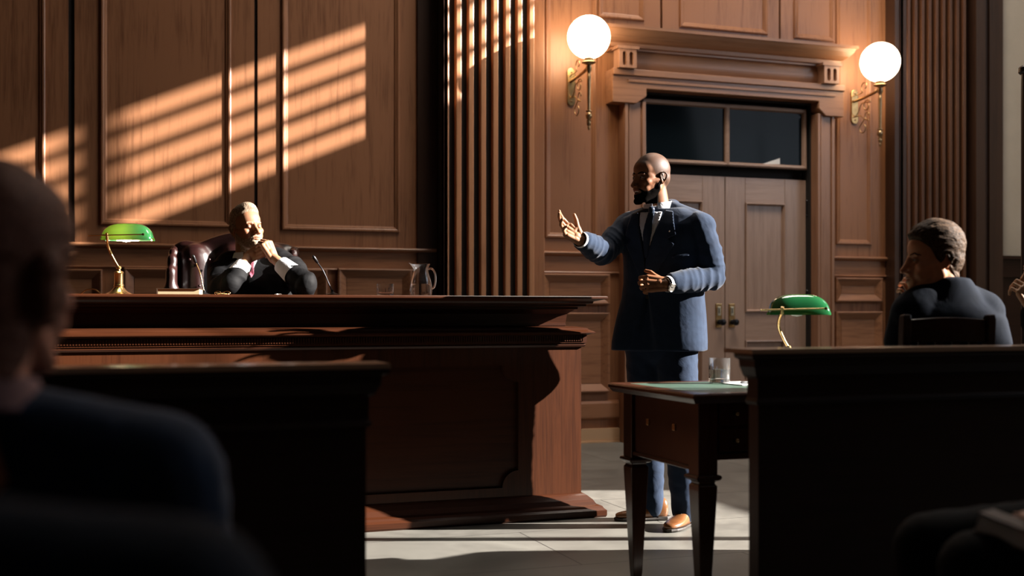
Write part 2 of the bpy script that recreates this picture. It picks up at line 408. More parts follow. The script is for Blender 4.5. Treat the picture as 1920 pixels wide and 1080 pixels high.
# frieze, corner blocks, cornice
bm = B(); n_ = 10
for i in range(n_):
    z0 = 2.965 + .16 * i / n_; z1 = 2.965 + .16 * (i + 1) / n_
    bul = lambda t: .02 * sin(pi * t)
    v = [bm.verts.new(p) for p in ((3.92, 8.50 - bul(i / n_), z0), (5.93, 8.50 - bul(i / n_), z0), (5.93, 8.50 - bul((i + 1) / n_), z1), (3.92, 8.50 - bul((i + 1) / n_), z1))]; bm.faces.new(v)
obj('frieze', bm, WCAS, door, smooth=True)
for xa in (3.90, 5.79):
    bl = B(); s = .15
    slot = lambda cx: arc(xa + cx, 3.075, .017, 180, 0, 6) + arc(xa + cx, 3.0, .017, 0, -180, 6)
    prism(bl, [(xa, 2.965), (xa + s, 2.965), (xa + s, 3.115), (xa, 3.115)], lambda a, b: (a, 8.39, b), lambda a, b: (a, 8.42, b), holes=[slot(.045), slot(.105)])
    box(bl, xa, xa + s, 8.425, 8.5, 2.965, 3.115); box(bl, xa - .02, xa + s + .02, 8.38, 8.5, 3.112, 3.135)
    obj('corner_block', bl, WCASV, door)
bm = B(); sweep(bm, [(3.90, YW), (3.90, 8.50), (5.93, 8.50), (5.93, YW)], [(0, 3.12), (.03, 3.12), (.03, 3.135), (.055, 3.14), (.06, 3.17), (.085, 3.18), (.11, 3.20), (.14, 3.235), (.15, 3.26), (.165, 3.262), (.165, 3.285), (0, 3.30)])
obj('cornice', bm, WCAS, door)
# leaves
DY = 8.63; mid = (xo0 + xo1) / 2 + .005; LZ = 2.17
for side in (0, 1):
    a, b_ = (xo0 + .012, mid - .004) if side == 0 else (mid + .004, xo1 - .012)
    leafw = b_ - a; st = .20
    bm = B(); box(bm, a, b_, DY + .015, DY + .05, 0.01, LZ); lf = obj('door_leaf', bm, WDOOR, door)
    px0, px1 = a + st * .95, b_ - st * 1.05
    for (p, q, r_, s, m) in ((a, px0 - .002, .01, LZ, WDOOR), (px1 + .002, b_, .01, LZ, WDOOR), (px0, px1, LZ - .21, LZ, WDOORH), (px0, px1, .80, 1.04, WDOORH), (px0, px1, .01, .28, WDOORH)):
        bm = B(); box(bm, p, q, DY, DY + .02, r_, s); obj('rail_board' if m is WDOORH else 'stile', bm, m, lf, bevel=.002)
    for (r_, s) in ((1.04, LZ - .21), (.28, .80)):
        bm = B(); framemould(bm, px0, px1, r_, s, DY + .015, [(0, 0), (0, .028), (.008, .030), (.016, .018), (.022, .0)]); obj('panel_moulding', bm, WDOOR, lf)
# handles
for cx in (mid - .062, mid + .062):
    bm = B(); z = 1.0
    box(bm, cx - .03, cx + .03, DY - .008, DY, z - .09, z + .11); pl = obj('lock_plate', bm, BRASS, door, bevel=.004)
    bm = B(); box(bm, cx - .016, cx + .016, DY - .016, DY - .008, z + .01, z + .085); obj('key_cover', bm, mat('nickel%d' % (cx > mid), (.75, .68, .5), .3, 1.0), pl, bevel=.003)
    bm = B(); box(bm, cx - .006, cx + .002, DY - .018, DY - .016, z + .03, z + .07); obj('keyhole', bm, BLACK, pl)
    M_ = Matrix.Translation((cx + .008, DY - .008, z - .045)) @ Matrix.Rotation(pi / 2, 4, 'X')
    bm = B(); lathe(bm, [(.022, 0), (.022, .006), (.010, .01), (.010, .03), (.020, .036), (.028, .048), (.026, .062), (.014, .07), (0, .071)], n=20, mat=M_); obj('door_knob', bm, BLACKM, pl, smooth=True, auto=40)
for z in (1.16, 1.93):
    bm = B(); lathe(bm, [(.012, -.055), (.012, .055)], c=(xo1 - .008, DY - .012, z), n=10); lathe(bm, [(.008, -.07), (.014, -.062), (.008, -.055)], c=(xo1 - .008, DY - .012, z), n=10); lathe(bm, [(.008, .055), (.014, .062), (.008, .07)], c=(xo1 - .008, DY - .012, z), n=10)
    obj('hinge', bm, BLACKM, door)
bm = B(); box(bm, xo0, xo1, DY + .06, DY + .1, 0, zo); obj('jamb_backing', bm, BLACK, door)
bm = B(); box(bm, xo0, xo0 + .01, 8.57, DY + .06, 0, zo); box(bm, xo1 - .01, xo1, 8.57, DY + .06, 0, zo); box(bm, xo0, xo1, 8.57, DY + .06, zo - .015, zo); obj('jamb', bm, BLACK, door)
# transom window
tr = struct('window_1'); z0, z1 = 2.255, 2.77
bm = B(); x0, x1 = xo0 + .03, xo1 - .03
FR = [(0, 0), (0, .03), (.012, .038), (.028, .034), (.036, .012), (.04, 0)]
framemould(bm, x0, mid + .02, z0, z1, 8.62, FR); framemould(bm, mid - .02, x1, z0, z1, 8.62, FR); obj('window_frame', bm, WDOORH, tr)
GL = mat('dark transom glass', (.005, .009, .012), .08, 0, .05)
for a, b_ in ((x0 + .03, mid - .01), (mid + .01, x1 - .03)):
    bm = B(); box(bm, a, b_, 8.612, 8.617, z0 + .03, z1 - .03); obj('pane', bm, GL, tr)
# small white wedge standing in for a patch of light in the transom glass
bm = B(); cx = WX(1431, 8.60)
prism(bm, [(cx, z0 + .035), (WX(1463, 8.6), z0 + .038), (WX(1463, 8.6), z0 + .09)], lambda a, b: (a, 8.605, b), lambda a, b: (a, 8.608, b))
t = obj('transom_glint', bm, mat('paper', (.8, .8, .78), .6)); tag(t, 'small white wedge standing in for a patch of light in the right transom pane', 'paper')
# ---------------------------------------------------------------- glass, fabric and other materials
GLASS = mat('clear glass', (1, 1, 1), 0.05, 0, 0.5, Transmission_Weight=.97, IOR=1.45)
WATER = mat('water', (0.95, 0.98, 1), 0.0, 0, 0.5, Transmission_Weight=1.0, IOR=1.33)
LEATHER = noisy('burgundy leather', (0.013, 0.003, 0.003), (0.024, 0.006, 0.005), 0.36, 12, bump=0.1, bscale=140, Coat_Weight=0.15, Coat_Roughness=0.25)
DLEATH = noisy('green desk leather', (0.035, 0.075, 0.055), (0.06, 0.11, 0.08), 0.4, 15, bump=0.2, bscale=300)
PAGES = noisy('book pages', (0.62, 0.50, 0.28), (0.75, 0.63, 0.40), 0.7, 3)
COVER = mat('book cover', (0.055, 0.026, 0.012), 0.5)
PAPER = MAT['paper']
def glassgreen():
    m = mat('green lamp glass', (0.008, 0.10, 0.035), 0.08); N, L, b = nodes(m)
    t = N.new('ShaderNodeBsdfTranslucent'); t.inputs[0].default_value = (0.72, 0.95, 0.30, 1)
    mx = N.new('ShaderNodeMixShader'); mx.inputs[0].default_value = 0.2
    out = N['Material Output']; L.new(b.outputs[0], mx.inputs[1]); L.new(t.outputs[0], mx.inputs[2]); L.new(mx.outputs[0], out.inputs[0])
    b.inputs['Coat Weight'].default_value = 1; b.inputs['Coat Roughness'].default_value = .04
    return m
GGREEN = glassgreen()
OPAL = mat('lit opal glass', (0.9, 0.88, 0.82), 0.3); OPAL.node_tree.nodes['Principled BSDF'].inputs['Emission Color'].default_value = (1, .76, .48, 1); OPAL.node_tree.nodes['Principled BSDF'].inputs['Emission Strength'].default_value = 15.0

# ---------------------------------------------------------------- judge's bench
BF = 5.54; BX0, BX1 = -2.6, 2.36; BB = 6.12
bench = thing('judge_bench', 'long dark mahogany bench of the judge with stepped cornice and a notched front panel', 'bench', ((BX0 + BX1) / 2, BF, 0))
U = [(BX0, BB), (BX0, BF), (BX1, BF), (BX1, BB)]
def swp(path, prof, name, m, par, bev=0, **k):
    bm = B(); sweep(bm, path, prof); return obj(name, bm, m, par, bevel=bev, **k)
# body with notched framing
bm = B(); box(bm, BX0 + .01, BX1 - .01, BF + .028, BB, 0.05, .9); obj('body', bm, WBENCH, bench)
def notched(x0, x1, z0, z1, r=.085):
    return ([(x0, z0 + r)] + arc(x0, z0, r, 90, 0)[1:] + arc(x1, z0, r, 180, 90) + arc(x1, z1, r, 270, 180) + arc(x0, z1, r, 0, -90)[:-1] + [(x0, z1 - r)])
px1 = WX(972, BF); 
holes = [notched(px1 - 1.55, px1, .16, WZ(900, 686, BF)), notched(px1 - 3.35, px1 - 1.75, .16, WZ(900, 686, BF))]
bm = B(); prism(bm, [(BX0, .05), (BX1, .05), (BX1, .88), (BX0, .88)], lambda a, b: (a, BF, b), lambda a, b: (a, BF + .03, b), holes)
obj('front_frame', bm, WBENCHV, bench)
bm = B(); box(bm, BX1 - .012, BX1, BF + .03, BB, .05, .88); obj('end_panel', bm, WBENCHV, bench)
swp(U, [(0, 0), (.095, 0), (.10, .01), (.10, .035), (.088, .045), (.082, .055), (.06, .062), (.045, .085), (.022, .105), (.012, .112), (0, .116)], 'base_moulding', WBENCH, bench)
swp(U, [(0, .862), (.012, .862), (.018, .872), (.014, .880), (.022, .882), (.022, .922), (.030, .925), (.044, .930), (.056, .932), (.056, .938), (.048, .942), (.030, .950), (.024, .958), (-.02, .966), (-.2, .967)], 'ledge', WBENCH, bench)
bm = B(); x = BX0 + .02
while x < BX1: box(bm, x, x + .0065, BF - .028, BF - .02, .892, .918); x += .0125
obj('dentil_band', bm, WBENCH, bench)
UI = [(BX0 + .1, BB), (BX0 + .1, BF + .09), (BX1 - .055, BF + .09), (BX1 - .055, BB)]
swp(UI, [(0, .95), (.0, .965), (.004, .97), (.004, .985), (.010, 1.03), (.04, 1.052), (.052, 1.055), (.052, 1.064), (.085, 1.070), (.085, 1.078), (.11, 1.084), (.115, 1.094), (.14, 1.100), (.17, 1.108), (.17, 1.116), (.165, 1.12), (0, 1.12)], 'cornice', WBENCH, bench)
bm = B(); box(bm, BX0 + .1, BX1 - .03, BF + .09, BB + .06, 1.085, 1.12); obj('bench_top', bm, WBENCH, bench)
ZT = 1.12
bm = B(); box(bm, -2.5, 2.25, BB + .02, YW - .06, 0, .26); struct('floor_platform', bm, WDARK)

# ---------------------------------------------------------------- court rails in the foreground
RY = 2.943
def rail(name, label, x0, x1, zt, th, ov=.05):
    t = thing(name, label, 'barrier', ((x0 + x1) / 2, RY, 0))
    bm = B(); box(bm, x0, x1, RY, RY + th, 0, zt - .05); obj('panel', bm, WDARK, t)
    bm = B(); sweep(bm, [(x0, RY + th), (x0, RY), (x1, RY), (x1, RY + th)], [(0, 0), (.02, 0), (.02, .10), (.01, .12), (0, .12)]); obj('plinth', bm, WDARK, t)
    pth = [(x0, RY + th), (x0, RY), (x1, RY), (x1, RY + th)]
    swp(pth + [pth[0]], [(0, zt - .16), (.008, zt - .16), (.014, zt - .15), (.006, zt - .14), (.006, zt - .085), (.02, zt - .075), (.032, zt - .05), (.034, zt - .03), (.048, zt - .024), (.05, zt - .018), (.05, zt - .004), (.046, zt), (0, zt)], 'cap_moulding', WDARK, t)
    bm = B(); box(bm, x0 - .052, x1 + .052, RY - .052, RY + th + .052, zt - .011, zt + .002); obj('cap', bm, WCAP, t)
    return t
rx = P(685, 681, 3.0)
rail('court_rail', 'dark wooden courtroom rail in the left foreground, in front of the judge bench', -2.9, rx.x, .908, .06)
rx = P(1422, 656, 3.38)
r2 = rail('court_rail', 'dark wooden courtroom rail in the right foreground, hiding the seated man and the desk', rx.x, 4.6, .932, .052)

# ---------------------------------------------------------------- desk
c1 = P(1300, 739, 3.99); DX0, DY0 = c1.x, c1.y; DX1, DY1 = DX0 + 1.0, DY0 + .70; DZ = .76
desk = thing('writing_desk', 'mahogany writing desk with green leather top and tapered legs beside the standing lawyer', 'desk', ((DX0 + DX1) / 2, (DY0 + DY1) / 2, 0))
bm = B(); box(bm, DX0 + .03, DX1 - .03, DY0 + .03, DY1 - .03, DZ - .03, DZ - .004); obj('table_top', bm, WDESK, desk)
bm = B(); sweep(bm, [(DX0 + .03, DY0 + .03), (DX1 - .03, DY0 + .03), (DX1 - .03, DY1 - .03), (DX0 + .03, DY1 - .03)], [(0, DZ - .034), (.016, DZ - .034), (.022, DZ - .026), (.026, DZ - .020), (.03, DZ - .016), (.03, DZ - .006), (.026, DZ), (-.03, DZ), (-.03, DZ - .01)], closed=True)
obj('edge_moulding', bm, WDESK, desk)
bm = B(); box(bm, DX0 + .055, DX1 - .055, DY0 + .055, DY1 - .055, DZ - .02, DZ - .001); obj('leather_inset', bm, DLEATH, desk)
LW = .075
for ix, x in enumerate((DX0 + .045, DX1 - .045 - LW)):
    for iy, y in enumerate((DY0 + .045, DY1 - .045 - LW)):
        bm = B(); box(bm, x, x + LW, y, y + LW, .47, DZ - .03)
        cx, cy = x + LW / 2, y + LW / 2
        def sq(h, z): return [bm.verts.new((cx + a * h, cy + b_ * h, z)) for a, b_ in ((-1, -1), (1, -1), (1, 1), (-1, 1))]
        rows = [sq(h, z) for h, z in ((.0375, .475), (.048, .472), (.050, .464), (.044, .456), (.034, .452), (.030, .445), (.037, .435), (.037, .42), (.019, .02), (.017, 0))]
        for p, q in zip(rows, rows[1:]):
            for k in range(4): bm.faces.new((p[k], p[(k + 1) % 4], q[(k + 1) % 4], q[k]))
        bm.faces.new(rows[-1])
        for k in (-1, 0, 1): pass
        obj('leg', bm, WDESK, desk, bevel=.003)
xa, xb, ya, yb = DX0 + .045, DX1 - .045, DY0 + .045, DY1 - .045
for x in (xa + .012, xb - .03):
    bm = B(); box(bm, x, x + .018, ya + LW, yb - LW, .495, DZ - .03); box(bm, x - .008, x + .02, ya + LW, yb - LW, .485, .50); sp = obj('side_panel', bm, WDESK, desk, bevel=.003)
    if x < xb - .1:
        for fy in (.28, .74):
            yy = ya + LW + (yb - ya - 2 * LW) * fy
            bm = B(); box(bm, x - .004, x, yy - .010, yy + .010, .612, .634); pl = obj('keyhole_plate', bm, BRASS, sp, bevel=.001)
bm = B(); box(bm, xa + LW, xb - LW, yb - .02, yb - .005, .53, DZ - .03); obj('back_panel', bm, WDESK, desk)
for x0, x1 in ((xa + LW, xa + LW + .24),):
    bm = B(); box(bm, x0, x1, ya + .02, yb - .03, .535, DZ - .03); box(bm, x0, x1, ya + .005, ya + .03, .525, .545); obj('drawer_case', bm, WDESK, desk)
    for z0 in (.552, .645):
        bm = B(); box(bm, x0 + .01, x1 - .01, ya + .008, ya + .022, z0, z0 + .078); dr = obj('drawer', bm, WDESK, desk, bevel=.003)
        for f in (.3, .7):
            cx = x0 + (x1 - x0) * f
            bm = B(); lathe(bm, [(.009, 0), (.004, .008), (.009, .016), (.006, .022), (0, .023)], n=12, mat=Matrix.Translation((cx, ya + .008, z0 + .04)) @ Matrix.Rotation(pi / 2, 4, 'X')); obj('knob', bm, BRASS, dr, smooth=True)

# ---------------------------------------------------------------- globe sconces
def sconce(X, z, label):
    off = .36; y = -off
    t = thing('wall_lamp', label, 'wall lamp', (X, YW, z), 0, 'globe wall lamps beside the door')
    mw = Matrix.Translation((X, YW, z))
    def bl(f): bm = B(); f(bm); bm.transform(mw); return bm
    bm = B(); pts = arc(0, .115, .034, 0, 180, 8) + arc(0, -.115, .034, 180, 360, 8)
    prism(bm, pts, lambda a, b: (a, -.016, b), lambda a, b: (a, 0, b)); bm.transform(mw); pl = obj('wall_plate', bm, BRASS, t, bevel=.003)
    for zz_ in (.115, -.115):
        bm = B(); lathe(bm, [(.008, 0), (.008, .004), (0, .007)], n=12, mat=Matrix.Translation((0, -.016, zz_)) @ Matrix.Rotation(pi / 2, 4, 'X'))
        bm.transform(mw); obj('screw', bm, DBRASS, pl, smooth=True)
    bm = B(); tube(bm, [(0, -.01, .045), (0, y * .4, .055), (0, y * .75, .072), (0, y, .095)], [.012, .012, .013, .015], 12); bm.transform(mw); obj('arm', bm, DBRASS, t, smooth=True)
    bm = B(); lathe(bm, [(0, -.395), (.006, -.39), (.012, -.37), (.008, -.362), (.016, -.35), (.018, -.335), (.014, -.325), (.020, -.318), (.012, -.312), (.024, -.295), (.026, -.28), (.020, -.262), (.013, -.256), (.022, -.25), (.022, -.243), (.012, -.238), (.013, -.15), (.016, -.02), (.016, .03), (.012, .035), (.014, .05), (.024, .07), (.024, .095), (.016, .10), (.018, .105), (.05, .118), (.055, .124), (.052, .13), (.035, .134), (.035, .165), (.036, .17), (.0, .17)], c=(0, y, 0), n=24)
    bm.transform(mw); obj('stem', bm, DBRASS, t, smooth=True, auto=50)
    bm = B(); bmesh.ops.create_uvsphere(bm, u_segments=40, v_segments=24, radius=.164); bm.transform(Matrix.Translation((0, y, .317))); bm.transform(mw); obj('globe', bm, OPAL, t, smooth=True, label='glowing white glass globe')
    def spiral(c, r0, r1, a0, a1, n=18): return [(0, c[0] + (r0 + (r1 - r0) * i / n) * cos(math.radians(a0 + (a1 - a0) * i / n)), c[1] + (r0 + (r1 - r0) * i / n) * sin(math.radians(a0 + (a1 - a0) * i / n))) for i in range(n + 1)]
    scr = [[(0, -.016, .115)] + spiral((-.14, .14), .045, .028, 330 - 60, 60 - 20), [(0, -.016, .10), (0, -.07, .095), (0, -.12, .105)] + spiral((-.15, .15), .05, .02, 300, 600),
           [(0, -.016, -.09), (0, -.07, -.05), (0, -.11, .01)] + spiral((-.18, -.02), .055, .018, 150, -250),
           [(0, -.016, -.09), (0, -.09, -.09), (0, -.15, -.13)] + spiral((-.19, -.10), .045, .015, 250, 560),
           [(0, -.15, -.13)] + spiral((-.13, -.20), .05, .03, 20, -250)]
    for s in scr[1:]:
        bm = B(); tube(bm, spline(s, 3), .0045, 7); bm.transform(mw); obj('scroll', bm, DBRASS, t, smooth=True)
    l = bpy.data.lights.new('globe_light', 'POINT')
    return t
SZ = 2.82
s1 = sconce(WX(1070, YW), SZ, 'lit globe wall lamp on brass bracket left of the double door')
s2 = copy_tree(s1, (WX(1601, YW), YW, SZ)); s2['label'] = 'lit globe wall lamp on brass bracket right of the double door'

# ---------------------------------------------------------------- banker lamps
def bankers(loc, label, rz=0, lit=0):
    t = thing('banker_lamp', label, 'desk lamp', loc, rz)
    mw = W(t)
    bm = B(); lathe(bm, [(0, 0), (.078, 0), (.078, .004), (.062, .008), (.04, .020), (.026, .036), (.021, .042), (.024, .046), (.024, .052), (.0215, .055), (.0215, .105), (.024, .110), (.018, .118), (.008, .122), (.007, .126), (.012, .130), (.013, .136), (.009, .143), (0, .146)], n=32); bm.transform(mw); obj('base', bm, BRASS, t, smooth=True, auto=35)
    bm = B(); tube(bm, spline([(0, 0, .134), (-.020, -.004, .17), (-.040, -.012, .215), (-.044, -.035, .25), (-.038, -.066, .282)], 5), .0065, 12); bm.transform(mw); obj('arm', bm, BRASS, t, smooth=True)
    bm = B(); tube(bm, [(-.125, -.071, .288), (-.118, -.071, .288), (-.08, -.071, .289), (.135, -.071, .294)], [.006, .0032, .0032, .0032], 8)
    tube(bm, [(-.038, -.062, .272), (-.038, -.072, .300)], .007, 10); lathe(bm, [(0, 0), (.006, 0), (.006, .008), (0, .010)], n=12, mat=Matrix.Translation((.135, -.066, .294)) @ Matrix.Rotation(pi / 2, 4, 'X')); bm.transform(mw); obj('shade_rod', bm, BRASS, t, smooth=True, auto=40)
    bm = B(); Lh, nu, nv = .122, 28, 18; rows = []
    for th in (0, .004):
        g = []
        for i in range(nu + 1):
            u = -1 + 2 * i / nu; s = (max(0, 1 - abs(u) ** 3.2)) ** .5; s = .12 + .88 * s
            g.append([bm.verts.new(((Lh - th) * (u + .0 * s) , .005 + (.062 - th) * (cos(a) * (.55 + .45 * s)), .272 + (.080 - th) * sin(a) * s if sin(a) > 0 else .272 + .02 * sin(a))) for a in [pi * (-.06 + 1.12 * j / nv) for j in range(nv + 1)]])
        rows.append(g)
    for q, g in enumerate(rows):
        for i in range(nu):
            for j in range(nv):
                f = (g[i][j], g[i + 1][j], g[i + 1][j + 1], g[i][j + 1]); bm.faces.new(f if q == 0 else f[::-1])
    a, b_ = rows
    for i in range(nu):
        for j in (0, nv): bm.faces.new((a[i][j], a[i + 1][j], b_[i + 1][j], b_[i][j]))
    for i in (0, nu):
        for j in range(nv): bm.faces.new((a[i][j], a[i][j + 1], b_[i][j + 1], b_[i][j]))
    bm.transform(Matrix.Translation((.042, -.005, 0))); bm.transform(mw)
    obj('lamp_shade', bm, GGREEN, t, smooth=True, auto=50, label='green glass shade')
    bm = B(); lathe(bm, [(0, 0), (.012, 0), (.012, .03), (.02, .045), (.024, .065), (.02, .085), (0, .095)], n=16, mat=Matrix.Translation((-.03, -.0, .285)) @ Matrix.Rotation(pi / 2, 4, 'Y')); bm.transform(mw); obj('bulb', bm, mat('lit bulb' if lit else 'bulb glass', (.8, .8, .75), .3, Emission_Color=(1, .8, .5, 1), Emission_Strength=lit), t, smooth=True)
    return t
lp = P(223, 553, 5.72); L1 = bankers((lp.x, lp.y, ZT), 'brass banker lamp with bright green glass shade on the judge bench', -ALPHA + .05, 75.0)
lp = P(1478, 706, 4.76); L2 = bankers((lp.x, lp.y, DZ), 'brass banker lamp with deep green glass shade on the writing desk', -ALPHA - .03)
bm = B(); e = L1.location; cpt = [Vector((e.x, e.y, ZT + .004)) + RT * a + FW * b_ + UP * c for a, b_, c in ((-.085, .0, 0), (-.10, .01, .012), (-.13, .02, .028), (-.17, .03, .024), (-.21, .04, .002), (-.27, .05, 0), (-.3, .3, 0))]
tube(bm, spline(cpt, 5), .0028, 8); t = obj('power_cord', bm, BRASS, smooth=True); tag(t, 'thin tan cable looping over the bench top from the green banker lamp', 'cable')

# ---------------------------------------------------------------- things on the bench
def glassvessel(name, label, c, prof_out, prof_in, n=48, fl=0):
    t = thing(name, label, 'glass' if 'glass' in name else 'pitcher', c); return t
GLASSR = mat('ribbed glass', (1, 1, 1), 0.09, 0, 0.5, Transmission_Weight=.965, IOR=1.45)
def tumbler(loc, r, h, water, label, flute=True):
    t = thing('water_glass', label, 'glass', loc); mw = W(t); n = 64; bm = B(); th = .003
    def ring(rad, z, fl): return [bm.verts.new(((rad + (fl * (.0012 if (i // 2) % 2 else 0))) * cos(2 * pi * i / n), (rad + (fl * (.0012 if (i // 2) % 2 else 0))) * sin(2 * pi * i / n), z)) for i in range(n)]
    rg = [ring(r * .86, 0, 0), ring(r * .93, .003, 1), ring(r * .96, h * .5, 1), ring(r * .985, h * .62, 1), ring(r, h * .68, 0), ring(r, h, 0), ring(r - th, h, 0), ring(r - th, h * .7, 0), ring(r * .9 - th, h * .18, 0), ring(r * .5, h * .14, 0)]
    for a, b_ in zip(rg, rg[1:]):
        for i in range(n): bm.faces.new((a[i], a[(i + 1) % n], b_[(i + 1) % n], b_[i]))
    bm.faces.new(rg[0][::-1]); bm.faces.new(rg[-1]); bm.transform(mw); obj('glass_body', bm, GLASSR, t, smooth=True, auto=30)
    if water:
        bm = B(); lathe(bm, [(r * .5, h * .145), (r * .9 - th - .0004, h * .19), (r - th - .0006, h * water)], n=48); bm.transform(mw); obj('water', bm, WATER, t, smooth=True, auto=30)
    return t
p = P(722.5, 553, 5.82); tumbler((p.x, p.y, ZT), .043, .060, 0, 'short empty ribbed tumbler on the judge bench beside the glass pitcher')
p = P(1349, 718, 4.62); tumbler((p.x, p.y, DZ), .042, .099, .55, 'ribbed tumbler half full of water on the green leather desk top')
p = P(789, 553, 5.86); t = thing('glass_pitcher', 'clear glass pitcher half full of water on the judge bench', 'pitcher', (p.x, p.y, ZT), -ALPHA); mw = W(t)
OUT = [(.048, 0), (.055, .006), (.057, .025), (.056, .05), (.050, .08), (.042, .105), (.038, .12), (.0375, .132), (.041, .146), (.047, .160)]
bm = B(); prof = OUT + [(r - .003, z) for r, z in OUT[::-1][:-1]] + [(.03, .006)]
lathe(bm, prof, n=48)
for v in bm.verts:
    if v.co.z > .135 and v.co.x < -.02 and abs(v.co.y) < .03: f = (v.co.z - .135) / .025 * max(0, 1 - abs(v.co.y) / .022); v.co.x -= .016 * f; v.co.z += .006 * f
bm.transform(mw); obj('glass_body', bm, GLASS, t, smooth=True, auto=40)
bm = B(); tube(bm, spline([(.037, 0, .134), (.055, 0, .136), (.070, 0, .115), (.074, 0, .08), (.068, 0, .048), (.056, 0, .036)], 5), [.0045] * 26, 10); bm.transform(mw); obj('handle', bm, GLASS, t, smooth=True)
bm = B(); lathe(bm, [(.03, .0065)] + [(r - .0035, z) for r, z in OUT[1:5] if z > .005] [0:3] + [(.0505, .060)], n=48); bm.transform(mw); obj('water', bm, WATER, t, smooth=True, auto=40)

p = P(375, 552, 5.60)
t = thing('book', 'thick book with yellowed pages lying on the judge bench before the leather chair', 'book', (p.x, p.y, ZT), -.20); mw = W(t)
bm = B(); box(bm, -.195, -.004, .004, .14, .003, .029); bm.transform(mw); obj('page_block', bm, PAGES, t)
bm = B(); box(bm, -.20, 0, 0, .145, 0, .003); box(bm, -.20, 0, 0, .145, .029, .032); box(bm, -.203, -.197, .0, .145, 0, .032); bm.transform(mw); obj('cover', bm, COVER, t, bevel=.001)
p = P(417, 551.5, 5.6)
t = thing('spectacles', 'small folded gold spectacles lying on the bench in front of the judge', 'glasses', (p.x, p.y, ZT), -ALPHA); mw = W(t)
bm = B()
for s in (-1, 1): tube(bm, [(s * .022 + .015 * cos(a * pi / 8), 0, .010 + .009 * sin(a * pi / 8)) for a in range(17)], .0012, 6, caps=False)
tube(bm, [(-.007, 0, .012), (0, 0, .014), (.007, 0, .012)], .0013, 6); bm.transform(mw); obj('rim', bm, BRASS, t, smooth=True)
bm = B(); tube(bm, [(-.037, 0, .012), (-.03, .012, .010), (.03, .016, .005)], .0015, 6); tube(bm, [(.037, 0, .012), (.03, .02, .010), (-.03, .022, .005)], .0015, 6); bm.transform(mw); obj('temple', bm, BRASS, t, smooth=True)
p = P(521, 551.5, 5.62)
bm = B(); tube(bm, [Vector((p.x, p.y, ZT + .005)) + RT * a + FW * a * 2 for a in (-.010, 0, .012)], [.002, .003, .003], 8); tag(obj('pen', bm, mat('silver', (.7, .7, .7), .25, 1.0), smooth=True), 'small silver pen on the bench below the clasped hands of the judge', 'pen')
def mic(label, base, pts, m, hr=.008, foot=.035):
    t = thing('microphone', label, 'microphone', base)
    bm = B(); lathe(bm, [(0, 0), (foot, 0), (foot, .008), (foot * .5, .014), (.007, .02), (.007, .03), (0, .03)], c=base, n=24); obj('base', bm, BLACKM, t, smooth=True, auto=40)
    bm = B(); tube(bm, spline(pts, 6), .0032, 8); obj('gooseneck', bm, m, t, smooth=True)
    d = (Vector(pts[-1]) - Vector(pts[-2])).normalized(); e_ = Vector(pts[-1])
    bm = B(); tube(bm, [e_ - d * .005, e_, e_ + d * .008, e_ + d * .036, e_ + d * .044], [.004, .006, hr, hr, hr * .5], 12); obj('capsule', bm, BLACKM, t, smooth=True)
def bp_(x, y, d): return P(x, y, d)
d_ = 5.92; b0 = P(383, 553, d_); mic('brass gooseneck microphone behind the book on the judge bench', (b0.x, b0.y, ZT), [(b0.x, b0.y, ZT + .02), P(380, 535, d_), P(375, 512, d_), P(367, 492, d_ - .03)], BRASS)
d_ = 5.80; b0 = P(623, 553, d_); mic('black gooseneck microphone on the judge bench, right of the judge', (b0.x, b0.y, ZT), [(b0.x, b0.y, ZT + .02), P(617, 533, d_), P(606, 508, d_), P(595, 492, d_ - .03)], BLACKM)
# papers on the desk
p = P(1392, 720, 4.5); bm = B(); box(bm, -.10, .14, -.02, .16, 0, .003); bm.transform(Matrix.Translation((p.x + .08, p.y, DZ + .0005)) @ Matrix.Rotation(.1, 4, 'Z')); tag(obj('paper_sheets', bm, PAPER), 'small stack of white paper on the desk beside the water glass', 'paper')
bm = B(); tube(bm, [Vector((p.x + .0, p.y + .02, DZ + .0085)) + Vector((a, a * .3, 0)) for a in (0, .01, .12)], [.001, .0045, .0045], 8); tag(obj('pen', bm, BLACKM, smooth=True), 'black pen lying on the white paper on the desk', 'pen')

# ---------------------------------------------------------------- remesh helper, soft shapes
def bake(bm, voxel, smooth=4, fac=.5, keep=False):
    me = bpy.data.meshes.new('tmp'); bm.to_mesh(me); bm.free()
    o = bpy.data.objects.new('tmp', me); COL.objects.link(o)
    r = o.modifiers.new('r', 'REMESH'); r.mode = 'VOXEL'; r.voxel_size = voxel; r.adaptivity = 0
    if smooth: s = o.modifiers.new('s', 'SMOOTH'); s.iterations = smooth; s.factor = fac
    dg = bpy.context.evaluated_depsgraph_get(); dg.update()
    m2 = bpy.data.meshes.new_from_object(o.evaluated_get(dg))
    bpy.data.objects.remove(o); bpy.data.meshes.remove(me); return m2
def ell(bm, c, r, rot=None, seg=44):
    q = bmesh.ops.create_uvsphere(bm, u_segments=seg, v_segments=seg // 2 + 2, radius=1)
    m = Matrix.Translation(c) @ (rot.to_4x4() if rot else Matrix()) @ Matrix.Diagonal((*r, 1))
    bmesh.ops.transform(bm, matrix=m, verts=q['verts'])
def cap(bm, p0, p1, r0, r1, n=22):
    p0, p1 = Vector(p0), Vector(p1); d = (p1 - p0); L_ = max(d.length, 1e-5); d /= L_
    pts, rs = [], []
    for k in range(5): a = pi / 2 * (1 - k / 4); pts.append(p0 - d * r0 * sin(a)); rs.append(max(r0 * cos(a), 1e-4))
    for k in range(5): a = pi / 2 * k / 4; pts.append(p1 + d * r1 * sin(a)); rs.append(max(r1 * cos(a), 1e-4))
    tube(bm, pts, rs, n)
